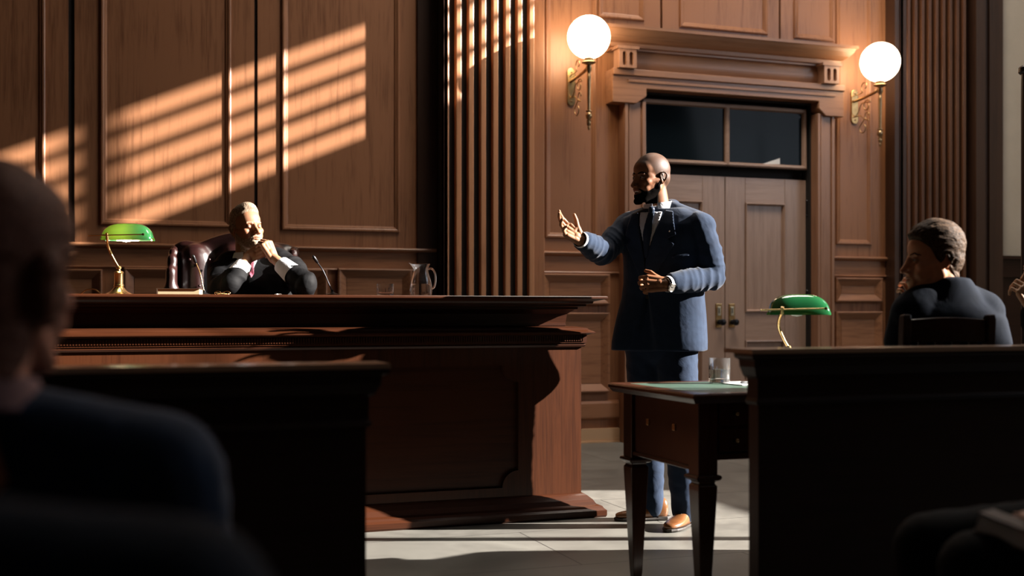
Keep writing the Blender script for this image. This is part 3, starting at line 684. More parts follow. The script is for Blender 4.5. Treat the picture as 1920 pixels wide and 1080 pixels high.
def chain(bm, pts, rs, n=14):
    for i in range(len(pts) - 1): cap(bm, pts[i], pts[i + 1], rs[i], rs[i + 1], n)

# judge's chair
cp = P(440, 500, 6.85)
ch = thing('leather_armchair', 'burgundy leather wing armchair with high back behind the judge', 'chair', (cp.x, cp.y, .26), -ALPHA + .12); mw = W(ch)
zc = lambda z: z - .26
bm = B()
HW = .36
top = [(-HW + .02, zc(1.40)), (-HW + .07, zc(1.435)), (-.2, zc(1.425)), (-.12, zc(1.455)), (0, zc(1.485)), (.12, zc(1.465)), (.2, zc(1.43)), (HW - .07, zc(1.42)), (HW - .02, zc(1.39))]
pts = [(-HW + .02, .4)] + top + [(HW - .02, .4)]
prism(bm, [(a, b_) for a, b_ in pts], lambda a, b: (a, -.02, b), lambda a, b: (a, .10, b))
tp = spline([(a, 0, b_) for a, b_ in top], 4)
for a, b_ in zip(tp, tp[1:]): cap(bm, a + Vector((0, .02, -.01)), b_ + Vector((0, .02, -.01)), .035, .035, 10)
for (a, b_) in ((-.22, 0), (0, 0), (.22, 0)):
    cap(bm, (a, -.01, .5), (a, -.01, 1.08), .11, .10, 12)
me = bake(bm, .012, 6); me.transform(mw); obj('backrest', me, LEATHER, ch, smooth=True)
for s in (-1, 1):
    bm = B(); x = s * (HW - .02)
    for t_, zz0 in ((0, 1.17), (.05, 1.165), (.1, 1.15), (.15, 1.11), (.19, 1.04), (.2, .96)):
        cap(bm, (x, .05 - t_, zz0 - .03), (x, .05 - t_, .35), .032, .032, 10)
    cap(bm, (x, -.13, .9), (x, -.14, .4), .05, .05)
    cap(bm, (x, -.1, .42), (x, -.5, .42), .055, .06); box(bm, x - .05, x + .05, -.5, .05, .1, .42)
    me = bake(bm, .012, 5); me.transform(mw); obj('wing_and_arm', me, LEATHER, ch, smooth=True)
bm = B(); box(bm, -.3, .3, -.52, .05, .22, .42); me = bake(bm, .02, 5); me.transform(mw); obj('seat', me, LEATHER, ch, smooth=True)
for i in range(5):
    for zz0 in (.78, .93, 1.08):
        bm = B(); ell(bm, (-.22 + .11 * i + (.055 if zz0 == .93 else 0) - .02, -.115, zz0), (.008, .005, .008), seg=10)
        bm.transform(mw); obj('tufting_button', bm, LEATHER, ch, smooth=True)
for sx in (-1, 1):
    for sy in (0, 1):
        bm = B(); lathe(bm, [(0, 0), (.02, 0), (.025, .06), (.035, .14), (0, .14)], c=(sx * .28, -.46 + sy * .48, 0), n=16); bm.transform(mw); obj('leg', bm, WDARK, ch, smooth=True, auto=40)

# plain wooden court chairs
def courtchair(loc, rz, label, bz=1.03, w_=.30, mt=None):
    t = thing('wooden_chair', label, 'chair', loc, rz, 'court chairs behind the right rail'); mw = W(t); mt = mt or WDARK
    def a(name, bm, bev=.004): bm.transform(mw); obj(name, bm, mt, t, bevel=bev)
    h = w_ / 2
    for s in (-1, 1):
        bm = B(); prism(bm, [(-.015, 0), (.02, 0), (.012, .45), (-.03, bz - .01), (-.04, bz), (-.065, bz + .002), (-.07, bz - .012), (-.03, .45)], lambda p, q, s=s: (s * h - .014, p, q), lambda p, q, s=s: (s * h + .014, p, q)); a('back_post', bm)
        bm = B(); box(bm, s * (h + .04) - .018, s * (h + .04) + .018, .36, .396, 0, .43); a('leg', bm)
    bm = B(); bend = [(-h + .01 + (w_ - .02) * i / 10, -.055 - .0 + (-.02) * sin(pi * i / 10)) for i in range(11)]
    for i in range(10):
        (x0, y0), (x1, y1) = bend[i], bend[i + 1]; zt = lambda i: bz - .016 + .008 * sin(pi * i / 10)
        v = [bm.verts.new(c) for c in ((x0, y0, bz - .09), (x1, y1, bz - .09), (x1, y1, zt(i + 1)), (x0, y0, zt(i)), (x0, y0 + .02, bz - .09), (x1, y1 + .02, bz - .09), (x1, y1 + .02, zt(i + 1)), (x0, y0 + .02, zt(i)))]
        for f in ((0, 1, 2, 3), (4, 7, 6, 5), (3, 2, 6, 7), (0, 4, 5, 1)): bm.faces.new([v[k] for k in f])
    bmesh.ops.remove_doubles(bm, verts=bm.verts, dist=1e-5); a('top_rail', bm, .003)
    for i in range(4):
        x = -h + w_ * (i + 1) / 5; bm = B(); prism(bm, [(.0, .46), (.01, .46), (-.045, bz - .08), (-.055, bz - .08)], lambda p, q: (x - .014, p, q), lambda p, q: (x + .014, p, q)); a('back_slat', bm, .002)
    bm = B(); box(bm, -h - .05, h + .05, -.02, .40, .43, .46); a('seat', bm, .01)
    return t
# ---------------------------------------------------------------- people
def skinmat():
    m = mat('skin', (.5, .3, .2), 0.55, 0, 0.3, Subsurface_Weight=0.12, Subsurface_Scale=0.01); N, L, b = nodes(m)
    b.inputs['Subsurface Radius'].default_value = (1.0, .35, .2)
    a = N.new('ShaderNodeAttribute'); a.attribute_name = 'tint'
    tc = N.new('ShaderNodeTexCoord'); n = N.new('ShaderNodeTexNoise'); n.inputs['Scale'].default_value = 60; n.inputs['Detail'].default_value = 4; L.new(tc.outputs['Object'], n.inputs['Vector'])
    mr = N.new('ShaderNodeMapRange'); mr.inputs['To Min'].default_value = .82; mr.inputs['To Max'].default_value = 1.18; L.new(n.outputs[0], mr.inputs['Value'])
    mx = N.new('ShaderNodeVectorMath'); mx.operation = 'SCALE'; L.new(a.outputs['Color'], mx.inputs[0]); L.new(mr.outputs[0], mx.inputs['Scale']); L.new(mx.outputs[0], b.inputs['Base Color'])
    n2 = N.new('ShaderNodeTexNoise'); n2.inputs['Scale'].default_value = 350; L.new(tc.outputs['Object'], n2.inputs['Vector'])
    bp = N.new('ShaderNodeBump'); bp.inputs['Strength'].default_value = .25; bp.inputs['Distance'].default_value = .001; L.new(n2.outputs[0], bp.inputs['Height']); L.new(bp.outputs[0], b.inputs['Normal'])
    return m
SKIN = skinmat()
def cloth(name, c0, c1, rough=.9, sheen=.0, fold=.25, fs=9):
    m = noisy(name, c0, c1, rough, 25, 4, spec=.12); N, L, b = nodes(m); b.inputs['Sheen Weight'].default_value = sheen; b.inputs['Sheen Roughness'].default_value = .5
    tc = N.new('ShaderNodeTexCoord')
    a = N.new('ShaderNodeTexNoise'); a.inputs['Scale'].default_value = fs; a.inputs['Detail'].default_value = 3; a.inputs['Distortion'].default_value = .8; L.new(tc.outputs['Object'], a.inputs['Vector'])
    f = N.new('ShaderNodeTexNoise'); f.inputs['Scale'].default_value = 500; L.new(tc.outputs['Object'], f.inputs['Vector'])
    b1 = N.new('ShaderNodeBump'); b1.inputs['Strength'].default_value = fold; b1.inputs['Distance'].default_value = .02; L.new(a.outputs[0], b1.inputs['Height'])
    b2 = N.new('ShaderNodeBump'); b2.inputs['Strength'].default_value = .2; b2.inputs['Distance'].default_value = .0015; L.new(f.outputs[0], b2.inputs['Height']); L.new(b1.outputs[0], b2.inputs['Normal']); L.new(b2.outputs[0], b.inputs['Normal'])
    return m
NAVY = cloth('navy suit wool', (0.010, 0.019, 0.040), (0.015, 0.028, 0.056), .85, .10)
NAVYT = cloth('navy tie silk', (0.010, 0.018, 0.035), (0.014, 0.024, 0.045), .4, .1, .1)
DNAVY = cloth('dark navy jacket', (0.0035, 0.006, 0.0115), (0.0055, 0.009, 0.017))
ROBE = cloth('black robe', (0.0035, 0.0035, 0.004), (0.006, 0.006, 0.0068), .7, .0, .5, 6)
BLACKC = cloth('black trousers', (0.004, 0.004, 0.0045), (0.006, 0.006, 0.0065))
SHIRT = cloth('white shirt', (0.62, 0.62, 0.64), (0.72, 0.72, 0.74), .8, .1, .3, 20)
PINK = cloth('pink patterned tie', (0.12, 0.012, 0.03), (0.30, 0.10, 0.13), .5, .1, .1); 
SHOE = noisy('tan shoe leather', (0.13, 0.048, 0.016), (0.22, 0.09, 0.032), .28, 10, Coat_Weight=.4)
SOLE = mat('shoe sole', (.02, .014, .01), .6)
STEEL = mat('steel', (.62, .58, .52), .25, 1.0)
DIAL = mat('watch dial', (.35, .32, .28), .3, .6)
EYEW = mat('eye white', (.28, .24, .21), .5); IRIS = mat('iris brown', (.03, .012, .006), .1); IRISB = mat('iris blue grey', (.02, .024, .026), .4)
TEETH = mat('teeth', (.7, .66, .58), .3)
def hairmat(name, c0, c1, sc=(260, 60, 120), rough=.5):
    m = mat(name, c0, max(rough, .7), 0, .15); N, L, b = nodes(m)
    tc = N.new('ShaderNodeTexCoord'); mp = N.new('ShaderNodeMapping'); mp.inputs['Scale'].default_value = sc; L.new(tc.outputs['Object'], mp.inputs['Vector'])
    n = N.new('ShaderNodeTexNoise'); n.inputs['Scale'].default_value = 1; n.inputs['Detail'].default_value = 4; L.new(mp.outputs[0], n.inputs['Vector'])
    r = N.new('ShaderNodeValToRGB'); r.color_ramp.elements[0].position = .38; r.color_ramp.elements[1].position = .65; r.color_ramp.elements[0].color = (*c0, 1); r.color_ramp.elements[1].color = (*c1, 1)
    L.new(n.outputs[0], r.inputs[0]); L.new(r.outputs[0], b.inputs['Base Color'])
    bp = N.new('ShaderNodeBump'); bp.inputs['Strength'].default_value = .5; bp.inputs['Distance'].default_value = .002; L.new(n.outputs[0], bp.inputs['Height']); L.new(bp.outputs[0], b.inputs['Normal'])
    return m
HGREY = hairmat('grey blond hair', (.15, .10, .065), (.36, .28, .20), (300, 40, 90))
HDARK = hairmat('dark brown hair', (.022, .012, .006), (.085, .046, .022))
HBLACK = hairmat('black hair', (.002, .0015, .0012), (.005, .0035, .0028), (700, 700, 700), .85)
HBLACK.node_tree.nodes['Principled BSDF'].inputs['Specular IOR Level'].default_value = .02
HRED = hairmat('brown hair', (.08, .030, .017), (.17, .066, .036))
HBEARD = hairmat('greying beard', (.20, .13, .08), (.42, .34, .26), (220, 220, 90))

def co_of(me):
    a = np.empty(len(me.vertices) * 3); me.vertices.foreach_get('co', a); return a.reshape(-1, 3)
def set_co(me, c): me.vertices.foreach_set('co', c.ravel()); me.update()
def nrm_of(me):
    a = np.empty(len(me.vertices) * 3, dtype=np.float32); me.vertex_normals.foreach_get('vector', a) if hasattr(me, 'vertex_normals') else me.vertices.foreach_get('normal', a); return a.reshape(-1, 3).astype(float)
def tint(me, col):
    at = me.color_attributes.get('tint') or me.color_attributes.new('tint', 'FLOAT_COLOR', 'POINT')
    n = len(me.vertices); c = np.ones((n, 4)); c[:, :3] = col; at.data.foreach_set('color', c.ravel())
def joinm(mes):
    bm = B()
    for m in mes: bm.from_mesh(m)
    me = bpy.data.meshes.new('body'); bm.to_mesh(me); bm.free(); return me
def interp(x, xs, ys): return np.interp(x, xs, ys)
def g3(c, p, s): return np.exp(-sum(((c[:, i] - p[i]) / s[i]) ** 2 for i in range(3)))
def hairline(y, front=.078, side=-.01, ear=-.035, nape=-.075):
    return interp(y, [-.10, -.078, -.060, -.040, -.030, -.012, .000, .018, .035, .06, .12], [front, front, front - .012, .055, .040, side, side - .012, -.012 + 0 * side, ear, nape, nape])
def headmesh(mouth=0, jaw=1.0, fat=0):
    bm = B()
    ell(bm, (0, .018, .037), (.073, .096, .085)); ell(bm, (0, -.030, .038), (.062, .054, .058)); ell(bm, (0, .055, .0), (.062, .053, .06))
    ell(bm, (0, -.028, .005), (.064, .056, .045))
    for s in (-1, 1):
        ell(bm, (s * .042, -.050, -.024), (.024, .027, .021)); cap(bm, (s * .05, -.043, -.022), (s * .064, .005, -.014), .014, .011)
        ell(bm, (s * .032, -.054, -.050), (.024, .026, .026)); cap(bm, (s * .052, .0, -.03), (s * (.052 + fat), .010, -.056), .018, .017)
        cap(bm, (s * (.050 + fat), .010, -.056), (s * .026, -.058, -.100 - mouth * .5), .018, .016)
    ell(bm, (0, -.018, -.032), (.061, .066, .066)); ell(bm, (0, -.026, -.078 - mouth * .4), (.048, .056, .034))
    ell(bm, (0, -.078, -.103 - mouth), (.021, .017, .016)); ell(bm, (0, -.078, -.060), (.031, .020, .024)); ell(bm, (0, -.076, -.080 - mouth * .7), (.027, .018, .018))
    cap(bm, (0, -.080, .008), (0, -.093, -.020), .012, .013)
    cap(bm, (0, .028, -.04), (0, .046, -.20), .053, .059); ell(bm, (0, -.004, -.13), (.018, .02, .03))
    for s in (-1, 1): cap(bm, (s * .045, .03, -.03), (s * .02, -.01, -.19), .016, .014)
    base = bake(bm, .0035, 14, .6)
    bm = B(); bm.from_mesh(base); bpy.data.meshes.remove(base)
    for s in (-1, 1):
        cap(bm, (s * .014, -.079, .0145), (s * .040, -.070, .0165), .0075, .0065)
        ell(bm, (s * .071, .022, -.010), (.006, .015, .026), Matrix.Rotation(s * .35, 3, 'Z'))
        pe = [(s * .070, .006, -.002), (s * .074, .010, .015), (s * .080, .024, .021), (s * .084, .037, .010), (s * .082, .035, -.009), (s * .075, .024, -.028), (s * .071, .015, -.034), (s * .067, .009, -.028)]
        pe = spline(pe, 3)
        for a, b_ in zip(pe, pe[1:]): cap(bm, a, b_, .0042, .0042, 8)
        cap(bm, (s * .068, .008, -.012), (s * .071, .010, -.017), .004, .004, 8)
    cap(bm, (0, -.083, .006), (0, -.1, -.020), .0075, .0078); cap(bm, (0, -.1, -.020), (0, -.110, -.036), .0080, .0098)
    for s in (-1, 1): ell(bm, (s * .0120, -.098, -.041), (.0080, .0105, .0068))
    def lips(z, y, r, w_, dz_):
        pts = [Vector((w_ * t, y + .015 * t * t, z + dz_ * (t * t))) for t in [i / 6 for i in range(-6, 7)]]
        for i, (a, b_) in enumerate(zip(pts, pts[1:])):
            k0, k1 = 1 - .6 * (abs(i - 6) / 6) ** 2, 1 - .6 * (abs(i - 5) / 6) ** 2
            cap(bm, a, b_, r * k0, r * k1, 8)
    lips(-.0605, -.0960, .0048, .024, -.005); lips(-.0712 - mouth, -.0945, .0058, .022, .004 + mouth * .8)
    me = bake(bm, .0020, 4, .5)
    c = co_of(me)
    for s in (-1, 1):
        k = g3(c, (s * .030, -.088, -.001), (.0155, .03, .0115)); c[:, 1] += .0115 * k
        k = g3(c, (s * .0060, -.104, -.0475), (.0032, .009, .0035)); c[:, 2] += .005 * k
        k = g3(c, (s * .079, .022, -.002), (.007, .009, .014)); c[:, 0] -= s * .007 * k
        k = g3(c, (s * .027, -.082, -.050), (.005, .02, .014)); c[:, 1] += .002 * k
    k = g3(c, (0, -.10, -.066 - mouth * .5), (.021, .02, .0020 + mouth * .42)); c[:, 1] += (.005 + mouth * .9) * k
    set_co(me, c); return me
def shell(me, maskf, thick, rough=0, seed=0, power=1.0, flow=None):
    c = co_of(me); n = nrm_of(me); m = maskf(c)
    keep = m > 0
    pol = [p.vertices[:] for p in me.polygons]
    pol = [p for p in pol if all(keep[i] for i in p)]
    used = sorted({i for p in pol for i in p}); idx = {v: k for k, v in enumerate(used)}
    t = np.clip(m[used] / .012, 0, 1); t = t * t * (3 - 2 * t)
    th = thick(c[used]) if callable(thick) else thick
    nz = np.array([noise.noise(Vector((c[i][0] * 90, c[i][1] * 18, c[i][2] * 70)) + Vector((seed, 0, 0))) for i in used]) if rough else 0
    nz2 = np.array([noise.noise(Vector((c[i][0] * 260, c[i][1] * 50, c[i][2] * 200))) for i in used]) if rough else 0
    v = c[used] + n[used] * (th * t + rough * (nz + .6 * nz2) * t - .0012 * (1 - t))[:, None]
    if flow is not None: v += np.array(flow) * (t * th)[:, None]
    o = bpy.data.meshes.new('shell'); o.from_pydata([tuple(x) for x in v], [], [tuple(idx[i] for i in p) for p in pol]); o.update(); return o
def headframe(org, face, up=(0, 0, 1), scale=1.0):
    f = Vector(face).normalized(); y = -f; u = Vector(up); x = y.cross(u).normalized(); z = x.cross(y).normalized()
    m = Matrix.Identity(4)
    for i, a in enumerate((x, y, z)):
        for r in range(3): m[r][i] = a[r] * scale
    for r in range(3): m[r][3] = org[r]
    return m
def eyes(mh, root, gaze=(0, -1, 0), iris=None, lid=(.0042, -.0058), skin=(.4, .2, .1)):
    lids = []
    for s in (-1, 1):
        c = Vector((s * .0300, -.0695, .0)); g = Vector(gaze).normalized()
        bm = B(); bmesh.ops.create_uvsphere(bm, u_segments=24, v_segments=16, radius=.0118)
        for f in bm.faces: f.material_index = 1 if f.calc_center_median().normalized().angle(g) < .42 else 0
        bm.transform(mh @ Matrix.Translation(c)); obj('eye', bm, [EYEW, iris or IRIS], root, smooth=True)
        bm = B(); bmesh.ops.create_uvsphere(bm, u_segments=40, v_segments=40, radius=.0130)
        bmesh.ops.delete(bm, geom=[v for v in bm.verts if v.co.y < .004 and (lid[1] * (1 - (v.co.x / .0130) ** 2) < v.co.z < lid[0] * (1 - (v.co.x / .0130) ** 2))], context='VERTS')
        bm.transform(Matrix.Translation(c)); me = bpy.data.meshes.new('lid'); bm.to_mesh(me); bm.free(); tint(me, skin); lids.append(me)
    return lids
def brows(me_local, mh, root, m, up=0, th=.0035):
    def f(c):
        r = np.full(len(c), -1.0)
        for s in (-1, 1):
            x = c[:, 0] * s; zc_ = .0185 + up + .006 * np.clip((x - .012) / .02, 0, 1) - .010 * np.clip((x - .034) / .018, 0, 1)
            k = np.minimum.reduce([.0048 - np.abs(c[:, 2] - zc_) - .0015 * np.clip((x - .03) / .02, 0, 1), x - .010, .053 - x]); k[c[:, 1] > -.03] = -1; r = np.maximum(r, k)
        return r * 2.2
    o = shell(me_local, f, th, .0008); o.transform(mh); obj('eyebrows', o, m, root, smooth=True)

# ---- hand
def handmesh(wrist, fdir, dorsal, left, curl=(.5, .55, .6, .65), thumb=(.6, .3), spread=.06, forearm=None, scale=1.0, fr=.05, thumbfold=0.0, voxel=.0021):
    y = Vector(fdir).normalized(); z = Vector(dorsal); z = (z - y * z.dot(y)).normalized(); x = y.cross(z) * (1 if left else -1)
    M_ = Matrix.Identity(4)
    for i, a in enumerate((x, y, z)):
        for r in range(3): M_[r][i] = a[r] * scale
    for r in range(3): M_[r][3] = wrist[r]
    bm = B(); kn = [(.033, .088, 0), (.011, .092, .003), (-.011, .088, .002), (-.031, .080, -.003)]
    Ls = [(.043, .026, .021), (.047, .029, .022), (.043, .027, .021), (.034, .020, .019)]
    for i, (k, ls) in enumerate(zip(kn, Ls)):
        k = Vector(k); rr = (.0090, .0092, .0088, .0080)[i]
        cap(bm, (k.x * .55, .0, 0), k, .0165, .0118); cap(bm, (k.x * .7, .03, -.006), k + Vector((0, -.01, -.006)), .013, .0105)
        a = 0; p = k; sp = spread * (1.2, .3, -.6, -1.5)[i]; cu = curl[i]
        if not isinstance(cu, (tuple, list)): cu = (cu * .8, cu * 1.1, cu * .8)
        for j, l in enumerate(ls):
            a += cu[j]; d = Vector((sin(sp) * cos(a), cos(sp) * cos(a), -sin(a))); q = p + d * l
            cap(bm, p, q, rr * (1.0, .93, .86)[j], rr * (.93, .86, .76)[j], 12); p = q
    for a, b_ in zip(kn, kn[1:]): cap(bm, a, b_, .0105, .0105)
    # thumb leaves the side of the palm
    b0 = Vector((.018, .016, -.008)); b1 = Vector((.040 - .012 * thumbfold, .046, -.014 - .012 * thumbfold)); cap(bm, b0, b1, .0165, .0125); cap(bm, (.012, .05, -.006), b1, .012, .011)
    ta, tc_ = thumb; d1 = Vector((sin(ta), cos(ta), -.25 - .6 * thumbfold)).normalized(); b2 = b1 + d1 * .034; cap(bm, b1, b2, .0112, .0098)
    d2 = (d1 + Vector((-sin(tc_), .1, -.35 * tc_))).normalized(); cap(bm, b2, b2 + d2 * .027, .0098, .0078)
    cap(bm, (0, -.014, 0), (0, .03, 0), .020, .024); cap(bm, (-.012, -.012, 0), (-.018, .03, -.004), .018, .017); cap(bm, (.012, -.012, 0), (.014, .03, -.002), .018, .016)
    bm.transform(M_)
    if forearm is not None: cap(bm, wrist, forearm, .0262 * scale, .042 * scale)
    return bake(bm, voxel, 2, .45)

def loft(bm, secs, n=36):
    "secs: (centre, lateral axis, front axis, half width, half depth[, squareness])"
    rows = []
    for s in secs:
        c, ax, ay, hw, hd = s[:5]; e = s[5] if len(s) > 5 else 2.3; row = []
        for i in range(n):
            a = 2 * pi * i / n; ca, sa = cos(a), sin(a)
            row.append(bm.verts.new(Vector(c) + Vector(ax) * (hw * math.copysign(abs(ca) ** (2 / e), ca)) + Vector(ay) * (hd * math.copysign(abs(sa) ** (2 / e), sa))))
        rows.append(row)
    for a, b_ in zip(rows, rows[1:]):
        for i in range(n): bm.faces.new((a[i], a[(i + 1) % n], b_[(i + 1) % n], b_[i]))
    bm.faces.new(rows[0][::-1]); bm.faces.new(rows[-1])
def folds(me, segs, amp=.004, freq=16, seed=0):
    "creases across limbs: segs (p0, p1, radius, strength at p0, strength at p1)"
    c = co_of(me); n = nrm_of(me); out = np.zeros(len(c))
    for p0, p1, r, s0, s1 in segs:
        p0, p1 = np.array(p0), np.array(p1); d = p1 - p0; L_ = np.linalg.norm(d); d /= L_
        t = (c - p0) @ d; rad = np.linalg.norm(c - p0 - t[:, None] * d, axis=1); u = np.clip(t / L_, 0, 1)
        w_ = np.clip(1 - (rad - r) / (r * .35), 0, 1) * np.clip(1 - np.maximum(-t, t - L_) / .03, 0, 1) * (s0 + (s1 - s0) * u)
        idx = np.nonzero(w_ > .01)[0]
        for i in idx:
            q = c[i]; lat = q - p0 - t[i] * d
            v = noise.noise(Vector((t[i] * freq * 2.2 + seed, lat[0] * 7, lat[2] * 7)) + Vector((lat[1] * 9, 0, 0)))
            out[i] = (1 - abs(v) * 3.2) * w_[i]
    c += n * (amp * out)[:, None]; set_co(me, c)
def wobble(me, amp, sc, seed=0, stretch=(1, 1, .35)):
    c = co_of(me); n = nrm_of(me)
    v = np.array([noise.noise(Vector((q[0] * sc * stretch[0] + seed, q[1] * sc * stretch[1], q[2] * sc * stretch[2]))) for q in c]); c += n * (amp * v)[:, None]; set_co(me, c)
def patch(bvh, outline, frame, off=.002, thick=.003, res=.012, name='patch', m=None, root=None, reach=.6, **k):
    "thin cloth piece laid onto a surface: outline in (lateral, height) of frame (origin, lateral, front)"
    O, ax, ay = frame; bm = B(); vs = [bm.verts.new((a, b_, 0)) for a, b_ in outline]; bm.faces.new(vs); bmesh.ops.triangulate(bm, faces=bm.faces)
    for _ in range(9):
        es = [e for e in bm.edges if e.calc_length() > res]
        if not es: break
        bmesh.ops.subdivide_edges(bm, edges=es, cuts=1, use_grid_fill=False); bmesh.ops.triangulate(bm, faces=bm.faces)
    miss = []
    for v in bm.verts:
        p = O + ax * v.co.x + Vector((0, 0, v.co.y)); h, nn, _, _ = bvh.ray_cast(p + ay * reach, -ay, reach * 1.6)
        if h is None: miss.append(v)
        else: v.co = h + (nn * .35 + ay * .65).normalized() * off
    if miss: bmesh.ops.delete(bm, geom=miss, context='VERTS')
    bmesh.ops.smooth_vert(bm, verts=bm.verts, factor=.5, use_axis_x=True, use_axis_y=True, use_axis_z=True)
    bmesh.ops.recalc_face_normals(bm, faces=bm.faces)
    o = obj(name, bm, m, root, smooth=True, **k)
    s = o.modifiers.new('thick', 'SOLIDIFY'); s.thickness = thick; s.offset = 0; return o
def bvh_of(o):
    bm = B(); bm.from_mesh(o.data); bm.transform(W(o)); t = BVHTree.FromBMesh(bm); bm.free(); return t
def cuff(p, d, r0, r1, ln, root, up=None, flat=1.0, name='shirt_cuff'):
    d = Vector(d).normalized(); q = d.to_track_quat('Z', 'Y').to_matrix().to_4x4(); bm = B()
    prof = [(r0, 0), (r1, ln), (r1 - .003, ln), (r0 - .004, .004)]
    lathe(bm, prof[:2], n=28, mat=Matrix.Translation(p) @ q); bm2 = B()
    bm.free(); bm = B(); rows = []
    for r, z in prof: rows.append([bm.verts.new(Matrix.Translation(p) @ q @ Vector((r * cos(2 * pi * i / 28), r * sin(2 * pi * i / 28), z))) for i in range(28)])
    for a, b_ in zip(rows, rows[1:]):
        for i in range(28): bm.faces.new((a[i], a[(i + 1) % 28], b_[(i + 1) % 28], b_[i]))
    bm2.free(); return obj(name, bm, SHIRT, root, smooth=True, auto=50)
def shoe(p, yaw, root, ln=.29):
    mw = Matrix.Translation(p) @ Matrix.Rotation(yaw, 4, 'Z'); X, Z = Vector((1, 0, 0)), Vector((0, 0, 1)); k = ln / .29
    # toe towards -Y
    bm = B(); secs = []
    for y, hw, zc_, hh in ((.095, .018, .055, .025), (.085, .030, .060, .050), (.06, .034, .058, .055), (.02, .034, .052, .05), (-.02, .037, .042, .036), (-.06, .043, .035, .027), (-.10, .046, .031, .021), (-.14, .042, .029, .018), (-.175, .030, .027, .014), (-.192, .014, .024, .009)):
        secs.append(((0, y * k, zc_), X, Z, hw, hh, 2.2))
    loft(bm, secs, 24); bm.transform(mw); s = obj('shoe', bm, SHOE, root, smooth=True, sub=1)
    bm = B(); pts = [(.0, .10), (.022, .095), (.034, .07), (.036, .02), (.040, -.03), (.048, -.08), (.048, -.12), (.040, -.16), (.022, -.19), (0, -.20)]
    pts = pts + [(-a, b_) for a, b_ in pts[::-1][1:-1]]; pts = [(a, b_ * k) for a, b_ in pts]
    prism(bm, pts, lambda a, b_: (a, b_, .004), lambda a, b_: (a, b_, .016)); hl = [(a, b_) for a, b_ in pts if b_ > .0]; prism(bm, [(-.034, .03), (.034, .03), (.034, .08), (.02, .1), (-.02, .1), (-.034, .08)], lambda a, b_: (a, b_, 0), lambda a, b_: (a, b_, .02))
    bm.transform(mw); obj('sole', bm, SOLE, s, bevel=.003)
    bm = B()
    for i in range(4): tube(bm, [(-.014, (-.005 - .016 * i), .088 - .011 * i), (0, (-.009 - .016 * i), .092 - .011 * i), (.014, (-.005 - .016 * i), .088 - .011 * i)], .0022, 6)
    bm.transform(mw); obj('laces', bm, SOLE, s, smooth=True)
    return s
def headcolors(c, skin, lip, beard=None, bstr=1, scalp=None, hl=None, mouth=0, ruddy=.25):
    col = np.tile(np.array(skin), (len(c), 1))
    r = ruddy * (g3(c, (.045, -.07, -.03), (.025, .04, .02)) + g3(c, (-.045, -.07, -.03), (.025, .04, .02)) + g3(c, (0, -.11, -.035), (.014, .02, .014)) + .8 * g3(c, (.085, .02, -.01), (.02, .03, .03)) + .8 * g3(c, (-.085, .02, -.01), (.02, .03, .03)))
    r = np.clip(r, 0, .6)[:, None]; col = col * (1 - r) + r * np.array(skin) * np.array((1.25, .72, .62))
    if beard is not None:
        b_ = np.clip(bearddist(c) / .012, 0, 1)[:, None] * bstr; col = col * (1 - b_) + np.array(beard) * b_
    if scalp is not None:
        b_ = np.clip((c[:, 2] - hl(c[:, 1])) / .012, 0, 1)[:, None] * scalp[1]; col = col * (1 - b_) + np.array(scalp[0]) * b_
    l = np.clip(1.6 * (g3(c, (0, -.104, -.0605), (.020, .012, .0050)) + g3(c, (0, -.103, -.0725 - mouth), (.019, .012, .0062))) - .25, 0, 1)[:, None]
    col = col * (1 - l) + np.array(lip) * l
    if mouth: l = np.clip(2 * g3(c, (0, -.095, -.066 - mouth * .5), (.016, .02, .0015 + mouth * .4)) - .3, 0, 1)[:, None]; col = col * (1 - l) + np.array((.02, .004, .003)) * l
    return col
def bearddist(c):
    x, y, z = np.abs(c[:, 0]), c[:, 1], c[:, 2]
    top = interp(y, [-.12, -.10, -.085, -.07, -.05, -.02, 0, .02, .03], [-.044, -.043, -.044, -.056, -.056, -.040, -.010, -.04, -.09])
    m = np.minimum(top - .006 - z, z + .135); m = np.minimum(m, .012 - y + 0 * x)
    lipcut = np.sqrt((x / 1.9) ** 2 + (z + .067) ** 2) - .0095; m = np.where(y < -.075, np.minimum(m, lipcut), m)
    m = np.where((np.abs(z + .092) < .004) & (x < .0), -1, m)
    return m
def suitpants(root, hips, knees, ankles, m=NAVY, r=(.10, .085, .062), hemr=None, name='trousers', seat=None):
    bm = B()
    for h, k, a in zip(hips, knees, ankles): cap(bm, h, k, r[0], r[1]); cap(bm, k, a, r[1], hemr or r[2])
    cap(bm, hips[0], hips[1], r[0] * 1.05, r[0] * 1.05)
    if seat: cap(bm, (Vector(hips[0]) + Vector(hips[1])) / 2, seat, .12, .12)
    me = bake(bm, .009, 4); folds(me, [(k, a, .07, .6, 1.0) for k, a in zip(knees, ankles)] + [(h, k, .09, 1, .5) for h, k in zip(hips, knees)], .0025, 8); return obj(name, me, m, root, smooth=True)
